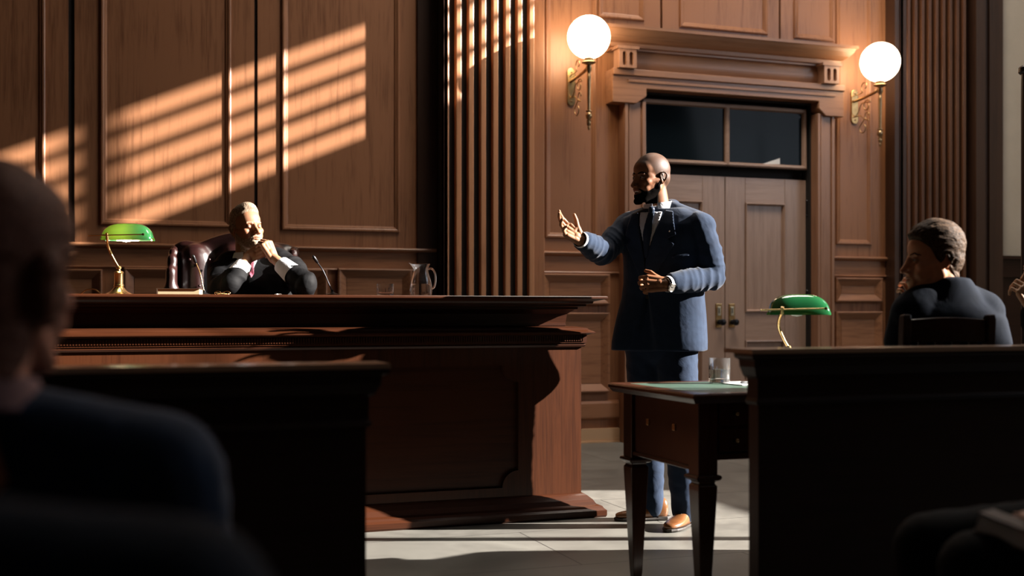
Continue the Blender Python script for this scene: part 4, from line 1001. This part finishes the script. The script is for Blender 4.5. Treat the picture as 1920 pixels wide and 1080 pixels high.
def collar(p, axis, front, r, h, root, m=SHIRT, tilt=.0, spread=.35):
    "stand-and-fall shirt collar open at the front"
    a = Vector(axis).normalized(); f = Vector(front); f = (f - a * f.dot(a)).normalized(); s = f.cross(a); bm = B(); n = 40; rows = []
    for rr, hh in ((r, 0), (r - .002, h), (r + .002, h + .003), (r + .007, h * .55), (r + .012, -.004), (r + .009, -.004), (r + .002, h * .5)):
        row = []
        for i in range(n + 1):
            t = spread * .5 + (2 * pi - spread) * i / n; d = f * cos(t) + s * sin(t)
            drop = -.028 * max(0, 1 - min(t - spread * .5, 2 * pi - spread * .5 - t) / .5) if rr > r + .005 else 0
            row.append(bm.verts.new(Vector(p) + d * (rr * (1 + .06 * cos(t))) + a * (hh + drop - .012 * (1 + cos(t)) * .5 + tilt * cos(t))))
        rows.append(row)
    for q, w_ in zip(rows, rows[1:]):
        for i in range(n): bm.faces.new((q[i], q[i + 1], w_[i + 1], w_[i]))
    return obj('shirt_collar', bm, m, root, smooth=True, auto=60)
# ---------------------------------------------------------------- the standing lawyer
def axes(turn):
    "front and left axes of somebody who faces the camera turned by angle towards the picture's left"
    F = -FW * cos(turn) - RT * sin(turn); L = RT * cos(turn) - FW * sin(turn); return F, L
D = 5.80
Fz, Lz = axes(math.radians(20))
cb = P(1240, 600, D); law = thing('person', 'standing man in a navy suit and wristwatch, holding his arm out towards the bench', 'person', (cb.x, cb.y, 0))
SK = (.19, .078, .034)
hm = headmesh(mouth=.010)
mh = headframe(P(1219, 333, D - .01), -FW * cos(1.03) - RT * sin(1.03) - UP * .08, UP + RT * .05, 1.0)
hl = lambda y: hairline(y, .070, -.0, -.03, -.07)
c = co_of(hm); tint(hm, headcolors(c, SK, (.30, .085, .06), (.012, .008, .006), .8, ((.045, .022, .013), .85), hl, mouth=.010, ruddy=.1))
lids = eyes(mh, law, (-.1, -1, .05), IRIS, (.0050, -.0052), tuple(v * .85 for v in SK))
brows(hm, mh, law, HBLACK, .002)
bd = shell(hm, bearddist, lambda c: .002 + .006 * g3(c, (0, -.09, -.115), (.04, .03, .02)), .0004); bd.transform(mh); obj('beard', bd, HBLACK, law, smooth=True)
bm = B(); tube(bm, [Vector((.019 * t, -.0925 + .012 * t * t, -.0655 - .002 * t * t)) for t in [i / 5 for i in range(-5, 6)]], .0030, 8); bm.transform(mh); obj('teeth', bm, TEETH, law, smooth=True)
# joints
shR, elR, wrR = P(1176, 422, 5.90), P(1131, 474, 5.75), P(1089, 450, 5.54)
shL, elL, wrL = P(1318, 424, 5.71), P(1338, 520, 5.71), P(1249, 533, 5.53)
hmL = handmesh(wrL, -RT + UP * .04 - FW * .02, -FW + UP * .25, True, ((.75, .9, .5), (.85, .95, .5), (.9, .95, .5), (.95, .9, .5)), (.75, .35), .10, elL, 1.0)
hmR = handmesh(wrR, -RT * .80 + UP * .56 - FW * .22, FW * .80 - UP * .45 - RT * .2, False, ((.2, .35, .2), (.35, .45, .25), (.5, .55, .3), (.7, .6, .4)), (.75, .3), .02, elR, 1.0)
tint(hmL, tuple(v * 1.25 for v in SK)); tint(hmR, (.30, .145, .075))
bm = B(); zz = lambda z: Vector((cb.x, cb.y, z)); loft(bm, [(zz(.9), Lz, Fz, .14, .09), (zz(1.1), Lz, Fz, .13, .09), (zz(1.4), Lz, Fz, .16, .09), (zz(1.48), Lz, Fz, .1, .06)])
for s, e in ((shR, elR), (shL, elL)): cap(bm, s, e, .045, .04)
tor = bake(bm, .02, 2); tint(tor, SK)
hm2 = hm.copy(); hm2.transform(mh)
for l in lids: l.transform(mh)
obj('body', joinm([hm2, hmL, hmR, tor] + lids), SKIN, law, smooth=True)
# jacket
def sec(x, y, d, hw, hd, e=2.3): return (P(x, y, d), Lz, Fz, hw, hd, e)
bm = B()
loft(bm, [sec(1236, 657, D, .238, .155, 2.6), sec(1237, 640, D, .236, .153, 2.6), sec(1240, 600, D, .222, .145), sec(1243, 560, D, .205, .135), sec(1244, 530, D, .200, .130), sec(1245, 490, D, .205, .138), sec(1246, 450, D, .215, .140), sec(1246, 425, D, .218, .125, 2.5), sec(1246, 408, D, .205, .100, 2.5), sec(1248, 399, D, .165, .085), sec(1249, 392, D, .12, .07)])
chain(bm, [shR + RT * .02, shR.lerp(elR, .5), elR], [.072, .066, .062]); chain(bm, [elR, elR.lerp(wrR, .5), elR.lerp(wrR, .86)], [.062, .060, .052])
chain(bm, [shL - RT * .02, shL.lerp(elL, .5), elL], [.072, .068, .062]); chain(bm, [elL, elL.lerp(wrL, .5), elL.lerp(wrL, .84)], [.062, .057, .049])
cap(bm, P(1264, 394, D), shL, .046, .064); cap(bm, P(1236, 396, D), shR, .044, .062); cap(bm, P(1262, 388, D + .03), P(1240, 390, D + .05), .04, .04)
me = bake(bm, .006, 5, .6)
folds(me, [(shR, elR, .066, .4, 1.2), (elR, wrR, .058, 1.5, .6), (shL, elL, .066, .2, 1.2), (elL, wrL, .056, 1.3, .4)], .0045, 8)
wobble(me, .006, 7, 3, (1, 1, .5))
# wrap creases towards the closing button, front opening below it
c = co_of(me); O = np.array(cb); lat = (c - O) @ np.array(Lz); fr = (c - O) @ np.array(Fz); z = c[:, 2]
bz = P(0, 548, D).z; LX = -.045
opn = np.clip((bz - z) / .03, 0, 1) * np.exp(-((lat - LX) / (.006 + .16 * np.clip(bz - z, 0, 1))) ** 4) * (fr > .05)
c -= np.array(Fz) * (.028 * opn)[:, None]; set_co(me, c)
jk = obj('suit_jacket', me, NAVY, law, smooth=True, label='navy blue suit jacket')
bm = B(); nk0 = mh @ Vector((0, .040, -.150))
loft(bm, [(P(1246, 440, D), Lz, Fz, .15, .09), (P(1246, 420, D), Lz, Fz, .14, .088), (P(1245, 405, D), Lz, Fz, .10, .078), (nk0 - UP * .012, Lz, Fz, .076, .074), (nk0 + UP * .004, Lz, Fz, .066, .066)])
yk = bake(bm, .006, 4); bm = B(); bm.from_mesh(yk); bm.from_mesh(jk.data) if False else None
yo = obj('shirt', bm, SHIRT, law, smooth=True)
bm = B(); bm.from_mesh(yo.data); bm.from_mesh(jk.data); bm.transform(W(law)); bv = BVHTree.FromBMesh(bm); bm.free(); fr_ = (Vector((cb.x, cb.y, 0)), Lz, Fz)
ZY = lambda y: P(0, y, D - .12).z
zb_, zn = ZY(545), 1.515
LC = -.045
# shirt front, tie, lapels (lateral metres, height)
ym = loft_yoke = None
zv = ZY(484)
patch(bv, [(LC, zv), (LC + .035, zv + .10), (LC + .062, zv + .17), (LC + .072, zn + .014), (LC - .045, zn + .014), (LC - .040, zv + .17), (LC - .020, zv + .10)], fr_, .004, .003, .015, 'shirt_front', SHIRT, law)
patch(bv, [(LC - .006, zv + .0), (LC + .012, zv + .0), (LC + .030, zv + .13), (LC + .030, zn + .010), (LC + .002, zn + .010), (LC - .016, zv + .12)], fr_, .010, .005, .012, 'necktie', NAVYT, law)
lapL = [(LC + .005, zb_ - .005), (LC + .075, zb_ + .12), (LC + .140, zb_ + .225), (LC + .108, zb_ + .250), (LC + .148, zb_ + .268), (LC + .125, zn + .012), (LC + .085, zn + .020), (LC + .064, zn - .03), (LC + .050, zv + .14), (LC + .022, zv + .06), (LC - .002, zv - .01), (LC - .006, zb_ + .04)]
patch(bv, lapL, fr_, .009, .005, .012, 'lapel', NAVY, law)
lapR = [(LC - .006, zb_ + .01), (LC - .055, zb_ + .12), (LC - .105, zb_ + .225), (LC - .078, zb_ + .250), (LC - .110, zb_ + .268), (LC - .085, zn + .008), (LC - .052, zn + .014), (LC - .036, zv + .15), (LC - .024, zv + .08), (LC - .004, zv - .01)]
patch(bv, lapR, fr_, .009, .005, .012, 'lapel', NAVY, law)
patch(bv, [(LC + .125, zb_ + .155), (LC + .21, zb_ + .168), (LC + .208, zb_ + .180), (LC + .124, zb_ + .167)], fr_, .005, .003, .02, 'breast_pocket', NAVY, law)
h, nn, _, _ = bv.ray_cast(fr_[0] + Lz * LC + Vector((0, 0, zb_ - .03)) + Fz * .6, -Fz)
if h: bm = B(); lathe(bm, [(0, 0), (.010, 0), (.010, .003), (.007, .004), (0, .003)], n=16, mat=Matrix.Translation(h + Fz * .004) @ Fz.to_track_quat('Z', 'Y').to_matrix().to_4x4()); obj('button', bm, SOLE, law, smooth=True, auto=40)
h, nn, _, _ = bv.ray_cast(fr_[0] + Lz * (LC + .115) + Vector((0, 0, zb_ + .285)) + Fz * .6, -Fz)
if h: bm = B(); ell(bm, h + Fz * .012, (.005, .005, .005), seg=12); obj('lapel_pin', bm, STEEL, law, smooth=True)
nkb = mh @ Vector((0, .042, -.155)); ndir = (mh @ Vector((0, .02, -.04)) - mh @ Vector((0, .046, -.2))).normalized()
collar(Vector((nkb.x, nkb.y, nkb.z)) - ndir * .002, ndir * .6 + UP * .4 - Fz * .08, Fz, .068, .036, law)
kh, _, _, _ = bv.ray_cast(Vector((cb.x, cb.y, nkb.z - .024)) + Lz * (LC + .016) + Fz * .6, -Fz); kn = (kh + Fz * .008) if kh else nkb + Fz * .06
bm = B(); cap(bm, kn + UP * .012, kn - UP * .022, .017, .010); me = bake(bm, .003, 3); obj('tie_knot', me, NAVYT, law, smooth=True)
for e_, w_, k0, k1 in ((elR, wrR, .84, 1.0), (elL, wrL, .83, .945)):
    d = (w_ - e_).normalized(); cuff(e_.lerp(w_, k0), d, .040, .0385, (w_ - e_).length * (k1 - k0) + .012, law)
# watch
d = (wrL - elL).normalized(); wc = wrL - d * .006; sd = (-FW - d * (-FW).dot(d)).normalized(); up_ = d.cross(sd)
bm = B(); n = 36
for i in range(n):
    a = 2 * pi * i / n; u = sd * cos(a) + up_ * sin(a); r = .0305
    q = Matrix.Translation(wc + u * r); mm = Matrix.Identity(4)
    for j, v in enumerate((d, u.cross(d), u)):
        for k_ in range(3): mm[k_][j] = v[k_]
    for j in (-1, 0, 1): vs = bmesh.ops.create_cube(bm, size=1)['verts']; bmesh.ops.transform(bm, matrix=q @ mm @ Matrix.Translation((j * .0058, 0, 0)) @ Matrix.Diagonal((.0052, .0048, .003 if j else .0036, 1)), verts=vs)
wt = obj('wristwatch', bm, STEEL, law)
wo = (sd * .8 - up_ * .5).normalized() if (sd * .8 - up_ * .5).z < 0 else (sd * .8 + up_ * .5).normalized()
mm = Matrix.Translation(wc + wo * .030) @ wo.to_track_quat('Z', 'Y').to_matrix().to_4x4()
bm = B(); lathe(bm, [(.021, 0), (.0235, .003), (.0235, .008), (.020, .011), (.0185, .0095), (.0, .0095)], n=32, mat=mm); obj('watch_case', bm, STEEL, wt, smooth=True, auto=40)
bm = B(); lathe(bm, [(.018, .0097), (.0, .0099)], n=32, mat=mm)
obj('watch_dial', bm, DIAL, wt)
bm = B()
for a, l in ((.6, .009), (2.6, .013)): tube(bm, [mm @ Vector((0, 0, .0105)), mm @ Vector((l * cos(a), l * sin(a), .0105))], .0006, 5)
obj('watch_hand', bm, BLACKM, wt)
# trousers and shoes
anR, anL = P(1224, 952, 5.88), P(1282, 962, 5.70)
hpR, hpL = P(1212, 650, 5.83), P(1268, 650, 5.75)
knR, knL = P(1212, 800, 5.84), P(1276, 800, 5.70)
fR, fL = P(1212, 974, 5.87), P(1281, 988, 5.68); fR.z = fL.z = 0
suitpants(law, (hpR, hpL), (knR, knL), (anR + UP * .0, anL + UP * .0), r=(.105, .088, .062), hemr=.056)
def yawto(v): return math.atan2(v.x, -v.y)       # -Y turned onto v
shoe(fR + RT * .02, yawto(-RT - FW * .12), law, .27); shoe(fL, yawto(-RT * .55 - FW * .85), law, .27)
# ---------------------------------------------------------------- the judge
DJ = 6.30
turn = -math.radians(8); Fj, Lj = axes(turn)
jb = P(470, 600, DJ + .03); jud = thing('person', 'grey-haired bearded man in black robe leaning his chin on clasped hands', 'person', (jb.x, jb.y, .26))
SJ = (.29, .135, .072)
jm = headmesh(fat=.004)
fa = math.radians(-43)
mj = headframe(P(463, 428, DJ), -FW * cos(fa) - RT * sin(fa) + UP * .10, UP - RT * .10, 1.0)
c = co_of(jm); tint(jm, headcolors(c, SJ, (.40, .15, .10), (.42, .27, .17), .35, None, None, ruddy=.3))
lids = eyes(mj, jud, (.25, -1, .15), IRISB, (.0030, -.0042), tuple(v * .9 for v in SJ))
brows(jm, mj, jud, HBEARD, 0, .0016)
bd = shell(jm, bearddist, lambda c: .005 + .016 * g3(c, (0, -.085, -.125), (.045, .04, .035)), .0012); bd.transform(mj); obj('beard', bd, HBEARD, jud, smooth=True)
hlj = lambda y: interp(y, [-.10, -.078, -.060, -.045, -.03, -.012, .0, .014, .03, .05, .12], [.084, .084, .078, .068, .062, .045, -.005, .0, -.02, -.05, -.06])
def hairf(hl_, k=1.0): return lambda c: (c[:, 2] - hl_(c[:, 1])) * k
hj = shell(jm, hairf(hlj), lambda c: .0015 + .024 * g3(c, (.01, -.055, .125), (.055, .06, .045)) + .008 * np.clip((c[:, 2] - .03) / .07, 0, 1), .0008, 2); hj.transform(mj); obj('hair', hj, HGREY, jud, smooth=True, label='grey blond swept back hair')
# joints
jsR, jsL = P(415, 510, DJ + .05), P(556, 515, DJ - .02)
jeR, jeL = P(432, 549, DJ - .30), P(574, 549, DJ - .32)
for e in (jeR, jeL): e.z = ZT + .055
jwR, jwL = P(467, 482, DJ - .17), P(512, 483, DJ - .19)
hr = handmesh(jwR, RT * .75 + UP * .42 - FW * .12, -FW * .95 + UP * .25, False, ((.9, 1.2, .7), (.95, 1.2, .7), (1.0, 1.2, .7), (1.0, 1.2, .7)), (.3, .3), .03, jeR, .96, thumbfold=.5)
hl_ = handmesh(jwL, -RT * .42 + UP * .86 + FW * .10, RT * .75 - FW * .55 + UP * .2, True, ((.9, 1.25, .6), (.9, 1.25, .6), (.95, 1.2, .6), (1.0, 1.1, .6)), (.2, .4), .03, jeL, .96, thumbfold=.6)
for h in (hr, hl_): tint(h, (.33, .165, .09))
bm = B(); pel = Vector((jb.x, jb.y + .05, .76))
loft(bm, [(pel, Lj, Fj, .16, .1), (pel + UP * .3, Lj, Fj, .15, .1), (P(470, 505, DJ + .05), Lj, Fj, .15, .09), (P(465, 482, DJ + .05), Lj, Fj, .07, .06)])
for s in (-1, 1): cap(bm, pel + Lj * .09 * s, pel + Lj * .12 * s + Fj * .42, .08, .06); cap(bm, pel + Lj * .12 * s + Fj * .42, pel + Lj * .12 * s + Fj * .42 - UP * .42, .06, .04)
tor = bake(bm, .02, 2); tint(tor, SJ)
j2 = jm.copy(); j2.transform(mj)
for l in lids: l.transform(mj)
obj('body', joinm([j2, hr, hl_, tor] + lids), SKIN, jud, smooth=True)
# robe with wide sleeves
def sj(x, y, d, hw, hd, e=2.3): return (P(x, y, d), Lj, Fj, hw, hd, e)
bm = B()
loft(bm, [(pel - UP * .02, Lj, Fj, .26, .20), (P(478, 590, DJ + .05), Lj, Fj, .25, .17), sj(478, 550, DJ + .05, .25, .16), sj(480, 525, DJ + .05, .24, .15), sj(478, 505, DJ + .05, .225, .13), sj(474, 491, DJ + .05, .17, .10), sj(470, 482, DJ + .05, .10, .075)])
chain(bm, [P(466, 485, DJ + .05), P(430, 492, DJ + .05), P(412, 512, DJ + .0)], [.05, .065, .072]); chain(bm, [P(478, 488, DJ + .05), P(520, 486, DJ + .04), P(552, 508, DJ - .02)], [.045, .062, .075])
cap(bm, P(412, 512, DJ), P(410, 546, DJ - .16), .070, .066); cap(bm, P(410, 546, DJ - .16), jeR + UP * .01, .066, .058); cap(bm, jeR, jeR.lerp(jwR, .28), .058, .062)
cap(bm, P(552, 508, DJ - .02), P(569, 540, DJ - .14), .072, .066); cap(bm, P(569, 540, DJ - .14), jeL + UP * .01, .066, .056); cap(bm, jeL, jeL.lerp(jwL, .28), .056, .060)
cap(bm, pel + Lj * .12 + Fj * .42, pel, .10, .14); cap(bm, pel - Lj * .12 + Fj * .42, pel, .10, .14)
for s in (-1, 1): cap(bm, pel + Lj * .12 * s + Fj * .42, pel + Lj * .12 * s + Fj * .44 - UP * .35, .10, .13)
me = bake(bm, .009, 6, .6)
c = co_of(me); m_ = (c[:, 2] < ZT + .004) & (c[:, 2] > ZT - .08) & (c[:, 1] < BB + .02); c[m_, 2] = ZT + .004; set_co(me, c)
folds(me, [(P(430, 492, DJ), jeR, .085, .6, 1), (P(530, 492, DJ), jeL, .085, .6, 1)], .010, 7, 4); wobble(me, .012, 6, 2, (1, 1, .5))
rb = obj('robe', me, ROBE, jud, smooth=True)
bv = bvh_of(rb); fj = (Vector((jb.x, jb.y, 0)), Lj, Fj)
zq = lambda y: P(0, y, DJ - .1).z
cxj = .012
patch(bv, [(cxj - .03, zq(486)), (cxj + .030, zq(486)), (cxj + .010, zq(506)), (cxj - .008, zq(506))], fj, .004, .003, .012, 'shirt_front', SHIRT, jud)
patch(bv, [(cxj - .010, zq(490)), (cxj + .014, zq(490)), (cxj + .016, zq(514)), (cxj + .003, zq(522)), (cxj - .010, zq(514))], fj, .010, .005, .01, 'necktie', PINK, jud)
nb = mj @ Vector((0, .04, -.150)); collar(nb, UP * .9 - Fj * .1, Fj, .062, .024, jud)
for e_, w_, k0 in ((jeR, jwR, .34), (jeL, jwL, .38)):
    d = (w_ - e_).normalized(); cuff(e_.lerp(w_, k0), d, .056, .045, (w_ - e_).length * .36, jud)
# ---------------------------------------------------------------- the seated man on the right
def seated(name_label, head_px, d, face, body_turn, sh_l, sh_r, skin, hair_m, jacket_m, hairfn, seat_z=.46, look_up=0, thick=None, head_scale=1.0, up=None, hips=None, hand=None, lip=(.3, .1, .07), legs=True, hunch=0, brow=None, irism=None, rough=.002, beard=None):
    F, L_ = axes(body_turn)
    org = P(head_px[0], head_px[1], d)
    s0 = (sh_l + sh_r) / 2
    pelv = hips or Vector((s0.x, s0.y, seat_z + .11)) - F * .06
    t = thing('person', name_label, 'person', (pelv.x, pelv.y, 0))
    hm_ = headmesh(); m_ = headframe(org, face, up or UP, head_scale)
    c = co_of(hm_); tint(hm_, headcolors(c, skin, lip, beard[0] if beard else None, beard[1] if beard else 1, ruddy=.25))
    lids = eyes(m_, t, (0, -1, -.05), irism, (.0048, -.0052), tuple(v * .9 for v in skin))
    brows(hm_, m_, t, brow or hair_m, 0, .0025)
    hh = shell(hm_, hairf(hairfn), thick or (lambda c: .004 + .012 * np.clip(c[:, 2] / .1, 0, 1)), rough, 5); hh.transform(m_); obj('hair', hh, hair_m, t, smooth=True)
    lat = (sh_l - sh_r).normalized()
    bm = B(); loft(bm, [(pelv, L_, F, .15, .1), (pelv + UP * .25, L_, F, .14, .09), (s0 - UP * .08, lat, F, .14, .09), (s0 + UP * .02, lat, F, .06, .05)])
    parts = [hm_]; hm_.transform(m_)
    for l in lids: l.transform(m_)
    kn_ = [pelv + L_ * .10 * s + F * .44 - UP * .02 for s in (1, -1)]; an_ = [Vector((k.x, k.y, .10)) - F * .02 for k in kn_]
    if legs:
        for s, k, a in zip((1, -1), kn_, an_): cap(bm, pelv + L_ * .09 * s, k, .075, .055); cap(bm, k, a, .05, .035)
    tor = bake(bm, .02, 2); tint(tor, skin); parts.append(tor)
    arms = []
    for s, sh in ((1, sh_l), (-1, sh_r)):
        el = (hand[s][0] if hand and s in hand else sh - UP * .27 + F * .06 + L_ * s * .03); wr = (hand[s][1] if hand and s in hand else el + F * .22 - UP * .02 - L_ * s * .10)
        arms.append((sh, el, wr))
        hd = handmesh(wr, hand[s][2] if hand and s in hand else (wr - el), hand[s][3] if hand and s in hand else UP, s > 0, ((.5, .6, .4),) * 4 if not (hand and s in hand and len(hand[s]) > 4) else hand[s][4], (.4, .3), .05, el, .97)
        tint(hd, skin); parts.append(hd)
    obj('body', joinm(parts + lids), SKIN, t, smooth=True)
    bm = B(); nk = m_ @ Vector((0, .042, -.15 + hunch))
    loft(bm, [(pelv - UP * .04, L_, F, .20, .15), (pelv + UP * .08, L_, F, .20, .15), (pelv.lerp(s0, .5), L_, F, .195, .135), (s0 - UP * .12, lat, F, .215, .135), (s0 - UP * .03, lat, F, .20, .115), (s0 + UP * .03, lat, F, .13, .085), (nk + UP * .0, lat, F, .075, .07)])
    for (sh, el, wr) in arms: chain(bm, [sh - UP * .01, sh.lerp(el, .5), el], [.078, .068, .062]); chain(bm, [el, el.lerp(wr, .85)], [.062, .046]); cap(bm, nk + (sh - nk) * .25 - UP * .02, sh, .055, .072)
    for k in (): pass
    me = bake(bm, .008, 6, .6); folds(me, [(a, b_, .068, .4, 1.1) for a, b_, _ in arms] + [(b_, c_, .055, 1.2, .4) for _, b_, c_ in arms], .005, 8); wobble(me, .006, 7, 1, (1, 1, .5))
    obj('jacket', me, jacket_m, t, smooth=True)
    if legs:
        suitpants(t, (pelv + L_ * .09, pelv - L_ * .09), kn_, an_, jacket_m if jacket_m is not DNAVY else BLACKC, (.095, .078, .06), .055)
        for a in an_: q = Vector((a.x, a.y, 0)); shoe(q, yawto(F), t, .27)
    return t, nk, F, arms
DM = 4.2
hlm = lambda y: interp(y, [-.10, -.078, -.060, -.045, -.03, -.012, .0, .014, .024, .036, .06, .12], [.074, .074, .066, .052, .036, -.002, -.022, -.008, .012, -.04, -.075, -.085])
fm = math.radians(88)
SM = (.50, .24, .13)
bt = math.radians(180 - 28)    # back to the camera, facing slightly left of away
shL_, shR_ = P(1712, 580, DM - .03), P(1842, 582, DM + .02)
thm = lambda c: .004 + .020 * np.clip((c[:, 2] - .03) / .09, 0, 1) + .006 * g3(c, (0, -.06, .1), (.06, .03, .03))
# hand at the mouth
wl = P(1722, 566, DM - .06); 
hnd = {1: (P(1694, 650, DM + .12), P(1731, 586, DM + .12), -RT * .42 + UP * .9, RT * .1 - FW * .9, ((.5, .9, .5),) * 4)}
seat_, nk_, Fm_, _ = seated('seated man seen from behind in a dark navy jacket, face turned left', (1748, 486), DM, -FW * cos(fm) - RT * sin(fm) - UP * .06, bt, shL_, shR_, SM, HDARK, DNAVY, hlm, hand=hnd, thick=thm, head_scale=1.0, rough=.003, hips=P(1775, 585, DM + .02) - UP * .47, up=UP - RT * .06, hunch=.080)
bm = B(); 
cc = P(1782, 586, 3.93); courtchair((cc.x, cc.y + .05, 0), -ALPHA * .6, 'dark wooden chair with curved top rail behind the seated man in navy')
# neighbour at the right edge of the picture
sN = P(2010, 586, 4.9); fn = math.radians(80)
hN = {1: (P(1952, 650, 4.85), P(1934, 575, 4.85), -RT * .35 + UP * .85, RT * .3 - FW * .8, ((.9, 1.1, .5),) * 4)}
seated('seated person at the right edge of the picture with a raised hand at the chin', (1961, 505), 4.9, -FW * cos(fn) - RT * sin(fn) - UP * .05, math.radians(100), P(1985, 595, 4.72), P(2030, 595, 5.06), (.45, .26, .15), HRED, BLACKC, hlm, hand=hN, hips=P(2010, 600, 4.9) - UP * .46)
cc = P(1990, 586, 4.55); courtchair((cc.x, cc.y, 0), -ALPHA * .6, 'dark wooden chair at the right edge beside the seated person')
# tall black post
pp = P(1932, 140, 5.4); pzt = P(1932, 124, 5.4).z
t = thing('banner_stand', 'tall black post with a flat round cap at the right edge', 'stand', (pp.x, pp.y, 0))
bm = B(); lathe(bm, [(0, 0), (.16, 0), (.16, .02), (.05, .035), (.045, .05), (0, .05)], c=(pp.x, pp.y, 0), n=32); obj('base', bm, BLACKM, t, smooth=True, auto=40)
bm = B(); lathe(bm, [(.04, .04), (.04, pzt - .03), (.03, pzt - .02)], c=(pp.x, pp.y, 0), n=24); obj('pole', bm, BLACKM, t, smooth=True, auto=40)
bm = B(); lathe(bm, [(0, pzt - .035), (.045, pzt - .035), (.052, pzt - .028), (.052, pzt - .008), (.045, pzt), (0, pzt)], c=(pp.x, pp.y, 0), n=32); obj('cap', bm, BLACKM, t, smooth=True, auto=40)
# ---------------------------------------------------------------- onlookers in the foreground
d1 = 1.40; f1 = math.radians(180 + 12)
F1, L1_ = axes(math.radians(180 + 12))
hlf = lambda y: interp(y, [-.10, -.078, -.060, -.045, -.03, -.012, .0, .014, .024, .036, .06, .12], [.070, .070, .064, .052, .030, -.04, -.06, -.06, -.07, -.10, -.13, -.15])
th1 = lambda c: .014 + .010 * np.clip((c[:, 2] - .0) / .09, 0, 1)
a1, b1 = P(300, 880, d1 + .02), P(-400, 880, d1 + .1)
_t, nk1, _F, _a = seated('onlooker in a navy jacket seen from behind at the left edge, very close', (-6, 526), d1, -FW * cos(f1) - RT * sin(f1), math.radians(180 + 8), b1, a1, (.42, .17, .10), HRED, NAVY, hlf, thick=th1, hunch=.01, legs=False, seat_z=.40)
collar(nk1, UP, _F, .066, .030, _t, m=cloth('dusty pink shirt', (.22, .12, .11), (.28, .16, .15)))
a2, b2 = P(330, 1165, .82), P(-500, 1150, .86)
seated('second onlooker in a dark navy jacket, only a shoulder showing at the bottom left', (-310, 520), .80, FW, math.radians(180), b2, a2, (.42, .2, .12), HDARK, DNAVY, hlf, legs=False, seat_z=.40)
# bench seats that carry them
for (lab, x, dd, wd_) in (('low dark bench under the onlooker in the left foreground', 0, 1.42, 1.1), ('low dark bench under the nearest onlooker in the bottom left corner', -80, .86, .8)):
    q = P(x, 600, dd); t = thing('seat_bench', lab, 'bench', (q.x - .1, q.y, 0), 0); mw = W(t)
    bm = B(); box(bm, -wd_ / 2, wd_ / 2, -.2, .2, .35, .40); bm.transform(mw); obj('seat', bm, WDARK, t, bevel=.01)
    for s in (-1, 1): bm = B(); box(bm, s * (wd_ / 2 - .1) - .03, s * (wd_ / 2 - .1) + .03, -.18, .18, 0, .35); bm.transform(mw); obj('leg', bm, WDARK, t, bevel=.005)
# seated onlooker at the lower right, only knee, hand and papers in view
dR = 2.35
F3, L3 = axes(math.radians(84))
hp = P(2175, 1020, dR + .05)
h3 = {1: (P(2150, 860, dR - .25), P(2080, 930, dR - .2), -RT * .8 - UP * .2, UP, ((.5, .5, .3),) * 4), -1: (P(2190, 1010, dR + .15), P(1990, 1008, dR + .07), -RT * .87 + UP * .44 - FW * .05, UP * .9 - FW * .3, ((.35, .5, .3), (.45, .5, .3), (.5, .5, .3), (.55, .5, .3)))}
sA, sB = P(2165, 640, dR - .14), P(2170, 640, dR + .24)
seated('onlooker in black at the bottom right, only knee and fingers showing', (2140, 420), dR + .05, -RT - FW * .1, math.radians(84), sA, sB, (.42, .2, .12), HDARK, BLACKC, hlm, hips=hp, hand=h3, legs=True)

o_ = P(1836, 960, 2.24); u = (RT * .75 - FW * .5 - UP * .28).normalized(); v = (FW * .9 + RT * .3 - UP * .02); v = (v - u * v.dot(u)).normalized(); n_ = u.cross(v).normalized()
t = thing('book', 'thick brown book with pale page edges held at the lower right edge', 'book', o_)
mw = Matrix.Identity(4)
for i, a in enumerate((u, v, n_)):
    for r in range(3): mw[r][i] = a[r]
for r in range(3): mw[r][3] = o_[r]
bm = B(); box(bm, .003, .27, .002, .142, -.036, -.004); bm.transform(mw); obj('page_block', bm, PAPER, t)
bm = B(); box(bm, 0, .275, -.003, .15, -.004, 0); box(bm, 0, .275, -.003, .15, -.04, -.036); box(bm, 0, .275, .14, .15, -.04, 0); bm.transform(mw); obj('cover', bm, COVER, t, bevel=.001)
q = Vector((hp.x, hp.y, 0)); t = thing('seat_bench', 'low dark bench under the onlooker in black at the bottom right', 'bench', q)
zs = hp.z - .14
bm = B(); box(bm, q.x - .22, q.x + .3, q.y - .25, q.y + .25, zs - .05, zs); obj('seat', bm, WDARK, t, bevel=.01)
for s in (-1, 1): bm = B(); box(bm, q.x - .2, q.x + .28, q.y + s * .2 - .03, q.y + s * .2 + .03, 0, zs - .05); obj('leg', bm, WDARK, t, bevel=.005)
